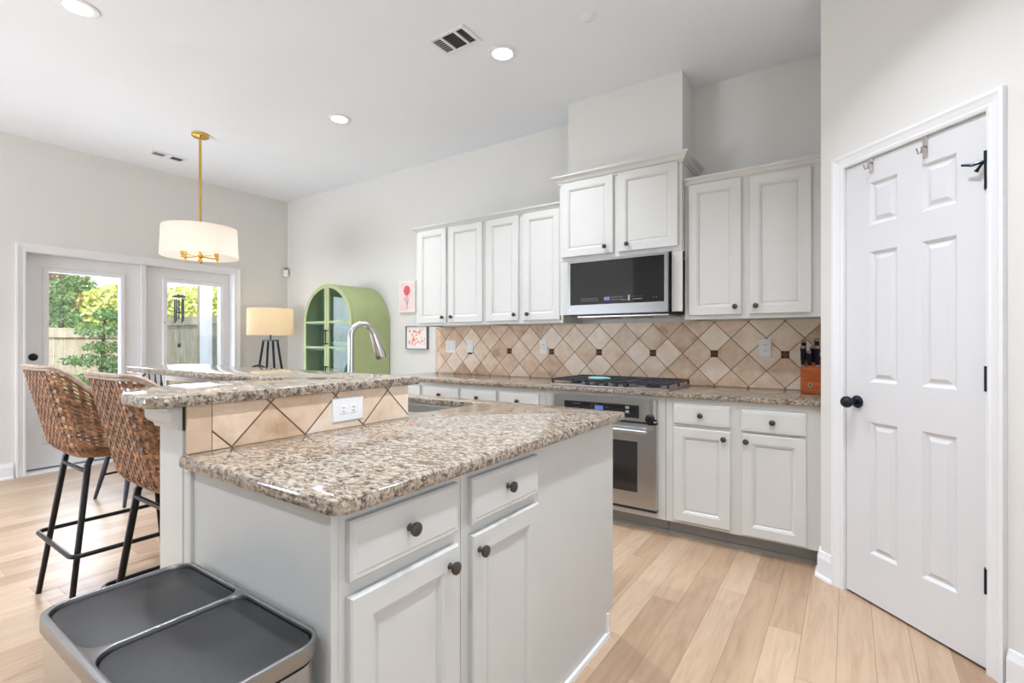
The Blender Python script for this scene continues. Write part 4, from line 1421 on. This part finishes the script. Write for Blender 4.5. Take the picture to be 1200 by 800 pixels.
# ------------------------------------------------------------------ green arched cabinet
GX, GH, GY0, GY1, ZS = -4.552, 0.412, 3.192, 3.690, 1.405
gc = thing('display_cabinet', (GX, 3.44, 0), 'sage green arched display cabinet with glass doors', 'cabinet')
def arch(h, zs, z0, n=24):
    pts_ = [(h, z0)]
    for k in range(n + 1):
        a = pi * k / n
        pts_.append((h * cos(a), zs + h * sin(a)))
    pts_.append((-h, z0))
    return pts_
A1 = arch(GH, ZS, 0.03); A2 = arch(GH - 0.022, ZS, 0.052)
b = MB()
b.loops([[(GX + x, GY0 + 0.024, z) for x, z in A1], [(GX + x, GY1, z) for x, z in A1], [(GX + x, GY1, z) for x, z in A2], [(GX + x, GY0 + 0.024, z) for x, z in A2], [(GX + x, GY0 + 0.024, z) for x, z in A1]], True, False, False)
b.box(GX - GH + 0.02, GX + GH - 0.02, GY0 + 0.03, GY1 - 0.02, 0.0, 0.029)
b.build('carcass', M_GREEN, gc, smooth=True)
b = MB(); b.loops([[(GX + x, GY1 - 0.014, z) for x, z in A2], [(GX + x, GY1 - 0.0005, z) for x, z in A2]]); b.build('back_panel', M_GREENIN, gc)
for z in (0.42, 0.78, 1.13, 1.405):
    b = MB(); b.box(GX - GH + 0.023, GX + GH - 0.023, GY0 + 0.04, GY1 - 0.0145, z - 0.014, z); b.build('shelf', M_GREENIN, gc)
for sx in (-1, 1):
    # half arch outline, right half in local +x, gap at the centre
    g0 = 0.002
    n = 18
    P = [(g0, 0.034), (GH - 0.001, 0.034)]
    for k in range(n + 1):
        a = (pi / 2 - 0.006) * k / n
        P.append(((GH - 0.001) * cos(a), ZS + (GH - 0.001) * sin(a)))
    P[-1] = (g0, ZS + GH - 0.001)
    Q = offset(P, 0.040)
    # inner corner at top clean-up
    Q[-1] = (g0 + 0.036, ZS + sqrt(max((GH - 0.041) ** 2 - (g0 + 0.036) ** 2, 0)))
    Q[-2] = (Q[-1][0] + 0.004, Q[-1][1] - 0.0006)
    T = lambda p, y: (GX + sx * p[0], y, p[1])
    b = MB()
    b.loops([[T(p, GY0) for p in P], [T(p, GY0 + 0.022) for p in P], [T(p, GY0 + 0.022) for p in Q], [T(p, GY0) for p in Q], [T(p, GY0) for p in P]], True, False, False)
    for z in (1.416, 1.147, 0.80, 0.45):
        x0, x1 = sorted((GX + sx * 0.040, GX + sx * (GH - 0.042)))
        b.box(x0, x1, GY0 + 0.001, GY0 + 0.021, z - 0.011, z + 0.011)
    gd_ = b.build('door', M_GREEN, gc)
    b = MB(); b.loops([[T(p, GY0 + 0.010) for p in offset(Q, -0.004)], [T(p, GY0 + 0.013) for p in offset(Q, -0.004)]]); b.build('glass_pane', M_CGLASS, gd_)
    for (z0, z1) in ((1.175, 1.335), (0.80, 0.955)):
        b = MB()
        hx = GX + sx * 0.021
        b.box(hx - 0.005, hx + 0.005, GY0 - 0.034, GY0 - 0.024, z0, z1)
        for zc in (z0 + 0.012, z1 - 0.012):
            b.box(hx - 0.004, hx + 0.004, GY0 - 0.0245, GY0 - 0.0003, zc - 0.004, zc + 0.004)
            b.box(hx - 0.012, hx + 0.012, GY0 - 0.0036, GY0 - 0.0003, zc - 0.006, zc + 0.006)
        b.build('handle', M_BLACK, gd_)
M_CERAM = plain('white_ceramic', srgb(232, 230, 222), 0.25)
def vase(name, prof, x, y, z, mat, lab, cat, group=None):
    b = MB(); b.lathe([(r, z + 0.0008 + h) for r, h in prof], (x, y, 0), 24)
    return tag(b.build(name, mat, smooth=True), lab, cat, group)
vase('bell_jar', [(0.085, 0), (0.085, 0.012), (0.070, 0.02), (0.068, 0.06), (0.048, 0.10), (0.018, 0.125), (0.012, 0.14), (0.020, 0.155), (0.004, 0.17)], GX + 0.20, 3.42, 1.405, M_CERAM, 'white lidded bell-shaped dish on the top right shelf of the green cabinet', 'dish')
vase('serving_bowl', [(0.05, 0), (0.06, 0.02), (0.15, 0.07), (0.155, 0.075), (0.14, 0.074), (0.02, 0.03)], GX - 0.02, 3.42, 1.13, M_CERAM, 'wide white bowl on the middle shelf of the green cabinet', 'bowl')
vase('pillar_candle', [(0.045, 0), (0.046, 0.01), (0.045, 0.13), (0.03, 0.135), (0.003, 0.134)], GX - 0.17, 3.40, 0.78, plain('wax', srgb(196, 172, 150), 0.5), 'tan pillar candle on the lower left shelf of the green cabinet', 'candle')
vase('ceramic_jar', [(0.05, 0), (0.07, 0.03), (0.075, 0.08), (0.05, 0.12), (0.035, 0.125), (0.03, 0.14), (0.004, 0.145)], GX + 0.24, 3.40, 0.78, M_CERAM, 'white jar on the lower right shelf of the green cabinet', 'jar')
vase('plate_stack', [(0.06, 0), (0.09, 0.008), (0.10, 0.03), (0.10, 0.034), (0.01, 0.034)], GX + 0.22, 3.42, 1.13, M_CERAM, 'low stack of white plates on the middle right shelf of the green cabinet', 'plates')

# ------------------------------------------------------------------ pictures, sensor, vents, lights
def picture(x0, x1, z0, z1, lab, kind):
    t_ = thing('picture', ((x0 + x1) / 2, 3.69, z0), lab, 'picture')
    b = MB()
    if kind == 'flower':
        b.box(x0, x1, 3.672, 3.6995, z0, z1)
        b.build('canvas_block', M_WHITEP, t_)
        ym = 3.6712
    else:
        w_ = 0.008
        for q in ((x0, x0 + w_, z0, z1), (x1 - w_, x1, z0, z1), (x0 + w_, x1 - w_, z0, z0 + w_), (x0 + w_, x1 - w_, z1 - w_, z1)):
            b.box(q[0], q[1], 3.668, 3.6995, q[2], q[3])
        b.build('frame', M_VENTD, t_)
        b = MB(); b.box(x0 + w_, x1 - w_, 3.680, 3.6995, z0 + w_, z1 - w_); b.build('mat_board', M_WHITEP, t_)
        ym = 3.6792
    m, t, bs_ = nt('print_' + kind)
    co = coords(t)
    if kind == 'flower':
        n = N(t, 'ShaderNodeTexNoise', Scale=9.0, Detail=4.0); t.links.new(co, n.inputs['Vector'])
        t.links.new(ramp(t, n.outputs[0], [(0.35, srgb(238, 196, 198)), (0.6, srgb(240, 222, 218)), (0.75, srgb(226, 150, 158))]), bs_.inputs['Base Color'])
    else:
        n = N(t, 'ShaderNodeTexNoise', Scale=32.0, Detail=3.0); t.links.new(co, n.inputs['Vector'])
        t.links.new(ramp(t, n.outputs[0], [(0.52, srgb(240, 232, 226)), (0.58, srgb(232, 160, 130)), (0.7, srgb(214, 120, 96))]), bs_.inputs['Base Color'])
    bs_.inputs['Roughness'].default_value = 0.6
    b = MB(); g = 0.012 if kind == 'flower' else 0.038
    b.box(x0 + g, x1 - g, ym, ym + 0.0006, z0 + g, z1 - g); pr_ = b.build('print', m, t_)
    if kind == 'flower':
        cx, cz = (x0 + x1) / 2, z0 + 0.70 * (z1 - z0)
        b = MB()
        for k in range(9):
            a = 2 * pi * k / 9 + 0.2
            r1 = 0.045
            c0 = (cx + 0.026 * cos(a), cz + 0.028 * sin(a))
            b.loops([[(c0[0] + 0.026 * cos(q), ym - 0.0004 - k * 0.00003, c0[1] + 0.026 * sin(q)) for q in [2 * pi * j / 12 for j in range(12)]]], True, False, True)
        b.build('painted_bloom', plain('bloom_pink', srgb(224, 104, 116), 0.6, var=0.2, scale=40), pr_)
        b = MB()
        b.tube([(cx, ym - 0.0006, cz - 0.03), (cx + 0.006, ym - 0.0006, z0 + 0.10), (cx, ym - 0.0006, z0 + 0.03)], 0.0022, 5)
        b.tube([(cx + 0.004, ym - 0.0006, z0 + 0.09), (cx + 0.035, ym - 0.0006, z0 + 0.14)], 0.002, 5)
        b.tube([(cx + 0.004, ym - 0.0006, z0 + 0.08), (cx - 0.035, ym - 0.0006, z0 + 0.15)], 0.002, 5)
        b.build('painted_stem', plain('stem_grey', srgb(96, 96, 92), 0.6), pr_)
    return t_
picture(-3.970, -3.735, 1.52, 1.845, 'small pink flower picture on the wall, upper of the two beside the cabinets', 'flower')
picture(-3.872, -3.560, 1.128, 1.372, 'small thin-framed print with coral marks, lower of the two beside the cabinets', 'coral')

ms = thing('motion_sensor', (-6.085, 3.665, 2.10), 'small white motion sensor high in the far room corner', 'sensor')
ms.rotation_euler = (0, 0, radians(45))
b = MB(); b.box(-0.03, 0.03, -0.028, 0.0, -0.045, 0.045); b.build('housing', M_WHITEP, ms, local=True, bevel=0.01)
b = MB(); b.box(-0.02, 0.02, -0.034, -0.0285, -0.03, 0.0); b.build('lens', M_WHITEP, ms, local=True, bevel=0.004)
b = MB(); b.box(-0.012, 0.012, -0.02, 0.0, 0.046, 0.075); b.build('bracket', M_VENTD, ms, local=True)

def vent(x0, x1, y0, y1, lab, cuts, axis):
    t_ = thing('ceiling_vent', ((x0 + x1) / 2, (y0 + y1) / 2, CZ), lab, 'vent')
    b = MB()
    zt, zb = CZ - 0.0005, CZ - 0.010
    m = 0.022
    holes = []
    if axis == 'x':
        for a, c_ in cuts: holes.append((x0 + (x1 - x0) * a, x0 + (x1 - x0) * c_, y0 + m, y1 - m))
    else:
        for a, c_ in cuts: holes.append((x0 + m, x1 - m, y0 + (y1 - y0) * a, y0 + (y1 - y0) * c_))
    b.slab(rect(x0, x1, y0, y1), zb, zt, 0.003, [rect(*h) for h in holes])
    b.build('frame', M_TRIM, t_)
    for i, h in enumerate(holes):
        b = MB(); b.box(h[0] - .001, h[1] + .001, h[2] - .001, h[3] + .001, CZ - 0.0018, CZ - 0.0006); b.build('duct_back', M_IRON, t_)
        b = MB()
        sideways = (h[1] - h[0]) < 0.075 and axis == 'x' or (axis == 'y' and (h[3] - h[2]) < 0.06)
        L = (h[3] - h[2])
        k = max(3, int(L / 0.017))
        for j in range(k):
            yy = h[2] + (j + 0.5) * L / k
            mtx = lambda p, yy=yy: (p[0], yy + p[1] * 0.7 - p[2] * 0.7, CZ - 0.0063 + (p[1] * 0.35 + p[2] * 0.35))
            b.box(h[0], h[1], -0.006, 0.006, -0.0007, 0.0007, mtx)
        b.build('louvre', M_VENTD if i else M_TRIM, t_)
    return t_
vent(-2.125, -1.840, 2.185, 2.372, 'square white ceiling vent beside the recessed light over the counter', [(0.09, 0.30), (0.36, 0.68), (0.74, 0.91)], 'x')
vent(-5.625, -5.490, 1.945, 2.265, 'narrow white ceiling vent near the patio door wall', [(0.10, 0.42), (0.58, 0.90)], 'y')

lights = [(-3.49, 0.89, 'recessed ceiling light at the top left, nearest the left edge'),
          (-1.82, 2.555, 'recessed ceiling light right beside the square vent'),
          (-3.465, 2.550, 'recessed ceiling light in the middle, between the pendant and the cabinets'),
          (-1.82, 0.89, None), (-0.15, 0.89, None), (-0.20, 1.85, None), (-1.82, -0.75, None), (-3.49, -0.75, None), (-0.15, -0.75, None), (-5.1, -0.75, None), (-3.49, -2.2, None)]
for x, y, lb in lights:
    t_ = thing('recessed_light', (x, y, CZ), lb or 'recessed ceiling light outside the picture', 'ceiling light', 'recessed ceiling lights')
    if lb is None: t_['group'] = 'recessed ceiling lights out of the frame'
    b = MB(); b.lathe([(0.094, CZ - 0.0006), (0.094, CZ - 0.005), (0.086, CZ - 0.009), (0.064, CZ - 0.006), (0.061, CZ - 0.0006)], (x, y, 0), 32, caps=(False, False)); b.build('trim_ring', M_TRIM, t_, smooth=True)
    b = MB(); b.lathe([(0.060, CZ - 0.0007), (0.060, CZ - 0.004), (0.01, CZ - 0.0045)], (x, y, 0), 32); b.build('lens', M_DOWN, t_, smooth=True)
    area('downlight', (x, y, CZ - 0.012), (0, 0, -1), 0.09, 0.09, DOWN, (0.905, 0.97, 1.075), 118, 'DISK')
b = MB(); b.lathe([(0.042, CZ - 0.0006), (0.042, CZ - 0.005), (0.036, CZ - 0.008), (0.004, CZ - 0.0085)], (-1.22, 2.545, 0), 24)
tag(b.build('sprinkler_cover', M_CEIL, smooth=True), 'faint round white cover plate on the ceiling above the wall cabinets', 'ceiling cover')

# ------------------------------------------------------------------ outdoors
GZ = -0.15
b = MB(); b.box(-40, -6.30, -25, 30, GZ - 0.1, GZ - 0.02); tag(b.build('ground_lawn', M_GRASS), 'lawn outside the patio doors', None); bpy.data.objects['ground_lawn']['kind'] = 'structure'
b = MB(); b.box(-9.2, -6.31, -1, 4.6, GZ - 0.02, GZ); o = b.build('ground_patio', M_PATIO); o['kind'] = 'structure'
# tan fence running across the back of the yard
fb = thing('wooden_fence', (-11.0, 1.5, GZ), 'tan picket fence across the back of the yard, seen through the left glass', 'fence')
b = MB()
for k in range(62):
    y = -3.6 + k * 0.145
    b.box(-11.012, -10.992, y, y + 0.138, GZ, 1.40)
b.build('picket_panel', M_FENCE2, fb)
b = MB(); b.box(-11.05, -10.95, -3.6, 5.4, 1.402, 1.44); b.box(-10.99, -10.95, -3.6, 5.4, 1.28, 1.40); b.build('cap_rail', M_FENCE2, fb)
# grey side fence running towards the house
fs = thing('wooden_fence', (-9.0, 3.95, GZ), 'weathered grey board fence seen through the right glass', 'fence')
b = MB()
for k in range(24):
    x = -10.9 + k * 0.15
    b.box(x, x + 0.143, 3.94, 3.96, GZ, 1.60)
b.build('picket_panel', M_FENCE, fs)
b = MB(); b.box(-10.9, -7.3, 3.90, 3.938, 1.50, 1.64); b.box(-10.9, -7.3, 3.90, 3.938, 0.2, 0.29); b.build('cap_rail', M_FENCE, fs)
pc = thing('porch_post', (-7.95, 3.52, GZ), 'white square porch post outside the right patio door', 'post')
b = MB(); b.box(-8.02, -7.90, 3.455, 3.575, GZ, 3.0); b.build('column', M_TRIM, pc)
b = MB(); b.box(-8.025, -7.88, 3.435, 3.595, GZ, GZ + 0.12); b.build('plinth', M_TRIM, pc)
b = MB(); b.box(-8.13, -8.03, 3.47, 3.57, GZ, 3.0)
tag(b.build('fence_post', M_FENCE), 'weathered wooden post standing against the white porch post', 'post')
# wind chime
wc = thing('wind_chime', (-7.6, 3.015, 1.85), 'dark hanging wind chime outside the right patio door', 'wind chime')
b = MB(); b.lathe([(0.075, 1.815), (0.078, 1.825), (0.06, 1.845), (0.01, 1.855)], (-7.6, 3.015, 0), 20); b.build('top_disc', M_BLUEBLK, wc, smooth=True)
for k in range(5):
    a = k * 2 * pi / 5 + 0.3
    b = MB(); x, y = -7.6 + 0.052 * cos(a), 3.015 + 0.052 * sin(a)
    b.tube([(x, y, 1.815), (x, y, 1.79)], 0.001, 4); b.tube([(x, y, 1.79), (x, y, 1.46 + 0.03 * (k % 3))], 0.010, 8); b.build('chime_tube', M_BLUEBLK, wc, smooth=True)
b = MB(); b.tube([(-7.6, 3.015, 1.815), (-7.6, 3.015, 1.17)], 0.0015, 4); b.tube([(-7.6, 3.015, 1.855), (-7.6, 3.015, 2.9)], 0.0012, 4); b.tube([(-7.6, 3.015, 2.9), (-7.2, 3.015, 2.9), (-6.2885, 3.015, 2.9)], 0.008, 6); b.lathe([(0.03, 1.60), (0.03, 1.615)], (-7.6, 3.015, 0), 12); b.box(-7.604, -7.596, 2.995, 3.035, 1.13, 1.18)
b.build('cord', M_BLUEBLK, wc)
# patio chair back (dark curved top at lower left of the right glass)
pch = thing('patio_chair', (-8.0, 2.75, GZ), 'dark patio chair just outside the right patio door', 'chair')
b = MB()
for k in range(9):
    t0 = k / 8
    b.tube([(-8.2 + t0 * 0.42, 2.62, 0.35), (-8.2 + t0 * 0.42, 2.55, 0.93 + 0.05 * sin(pi * t0))], 0.012, 6)
b.tube([(-8.22 + 0.46 * k / 8, 2.55, 0.93 + 0.05 * sin(pi * k / 8)) for k in range(9)], 0.018, 8)
b.build('backrest', M_CHAIR, pch, smooth=True)
b = MB(); b.box(-8.24, -7.74, 2.60, 3.05, 0.30, 0.35); b.build('seat', M_CHAIR, pch, bevel=0.01)
for x in (-8.21, -7.77):
    for y in (2.64, 3.0):
        b = MB(); b.tube([(x, y, 0.30), (x, y, GZ)], 0.016, 8); b.build('leg', M_CHAIR, pch, smooth=True)

def tree(name, x, y, z0, parts, leaf, lab, cat, n, size, trunk=None, seed=1):
    rr = random.Random(seed)
    t_ = thing(name, (x, y, GZ), lab, cat)
    b = MB()
    for _ in range(n):
        cx, cy, cz, rx, ry, rz = parts[rr.randrange(len(parts))]
        while True:
            p = Vector((rr.uniform(-1, 1), rr.uniform(-1, 1), rr.uniform(-1, 1)))
            if 0.2 < p.length < 1: break
        c = Vector((cx + p.x * rx, cy + p.y * ry, cz + p.z * rz))
        u = Vector((rr.gauss(0, 1), rr.gauss(0, 1), rr.gauss(0, 1))).normalized()
        v = u.cross(Vector((rr.gauss(0, 1), rr.gauss(0, 1), rr.gauss(0, 1)))).normalized()
        s = size * rr.uniform(0.6, 1.4)
        vs = [b.v(c + u * s), b.v(c + v * s * 0.45), b.v(c - u * s), b.v(c - v * s * 0.45)]
        b.f(vs)
    bm = b.bm
    me = bpy.data.meshes.new('foliage')
    off = Vector((x, y, GZ))
    for vv in bm.verts: vv.co -= off
    bm.to_mesh(me); bm.free(); me.materials.append(leaf)
    o = bpy.data.objects.new('foliage', me); COL.objects.link(o); o.parent = t_
    b = MB()
    b.tube([(x, y, GZ), (x + 0.05, y, z0), (x, y + 0.05, z0 + 0.9)], [trunk or 0.05, (trunk or 0.05) * 0.8, 0.02], 8)
    b.build('trunk', M_BARK, t_, smooth=True)
tree('conifer_shrub', -9.6, 2.72, 0.7, [(-9.6, 2.85, 1.62, .3, .22, .10), (-9.6, 2.72, 1.38, .3, .34, .12), (-9.6, 2.80, 1.12, .3, .30, .10), (-9.6, 2.62, 0.92, .3, .40, .10), (-9.6, 2.55, 0.62, .3, .32, .10), (-9.6, 2.9, 0.78, .3, .2, .10), (-9.6, 2.48, 0.28, .3, .22, .12)],
     M_LEAFG, 'airy green conifer in front of the tan fence', 'tree', 3600, 0.028, 0.03, 2)
tree('conifer_tree', -12.4, 2.9, 1.6, [(-12.4, 2.85, 2.05, .4, .26, .35), (-12.4, 3.15, 2.35, .4, .30, .18), (-12.4, 2.95, 1.65, .4, .3, .2)], M_LEAFG, 'darker green tree at the top left of the left glass, beyond the fence', 'tree', 1500, 0.04, 0.05, 3)
tree('autumn_tree', -15.0, 3.0, 1.5, [(-15.0, 3.35, 2.2, .8, .55, .45), (-15.0, 3.3, 2.8, .8, .5, .3)], M_LEAFR, 'rusty autumn tree beyond the tan fence', 'tree', 1800, 0.06, 0.07, 4)
tree('yellow_tree', -22.0, 6.2, 1.5, [(-22.0, 5.5, 2.3, 1.0, 1.1, .8), (-22.0, 6.7, 2.5, 1.0, 1.0, .8)], M_LEAFY, 'pale yellow-green tree far beyond the tan fence', 'tree', 6500, 0.10, 0.14, 5)
tree('yellow_tree', -15.5, 6.9, 1.5, [(-15.5, 6.2, 2.0, 1.0, 0.8, .75), (-15.5, 7.3, 2.2, 1.0, 1.0, 1.0)], M_LEAFY, 'sunlit yellow-green tree above the grey side fence', 'tree', 7500, 0.07, 0.14, 6)
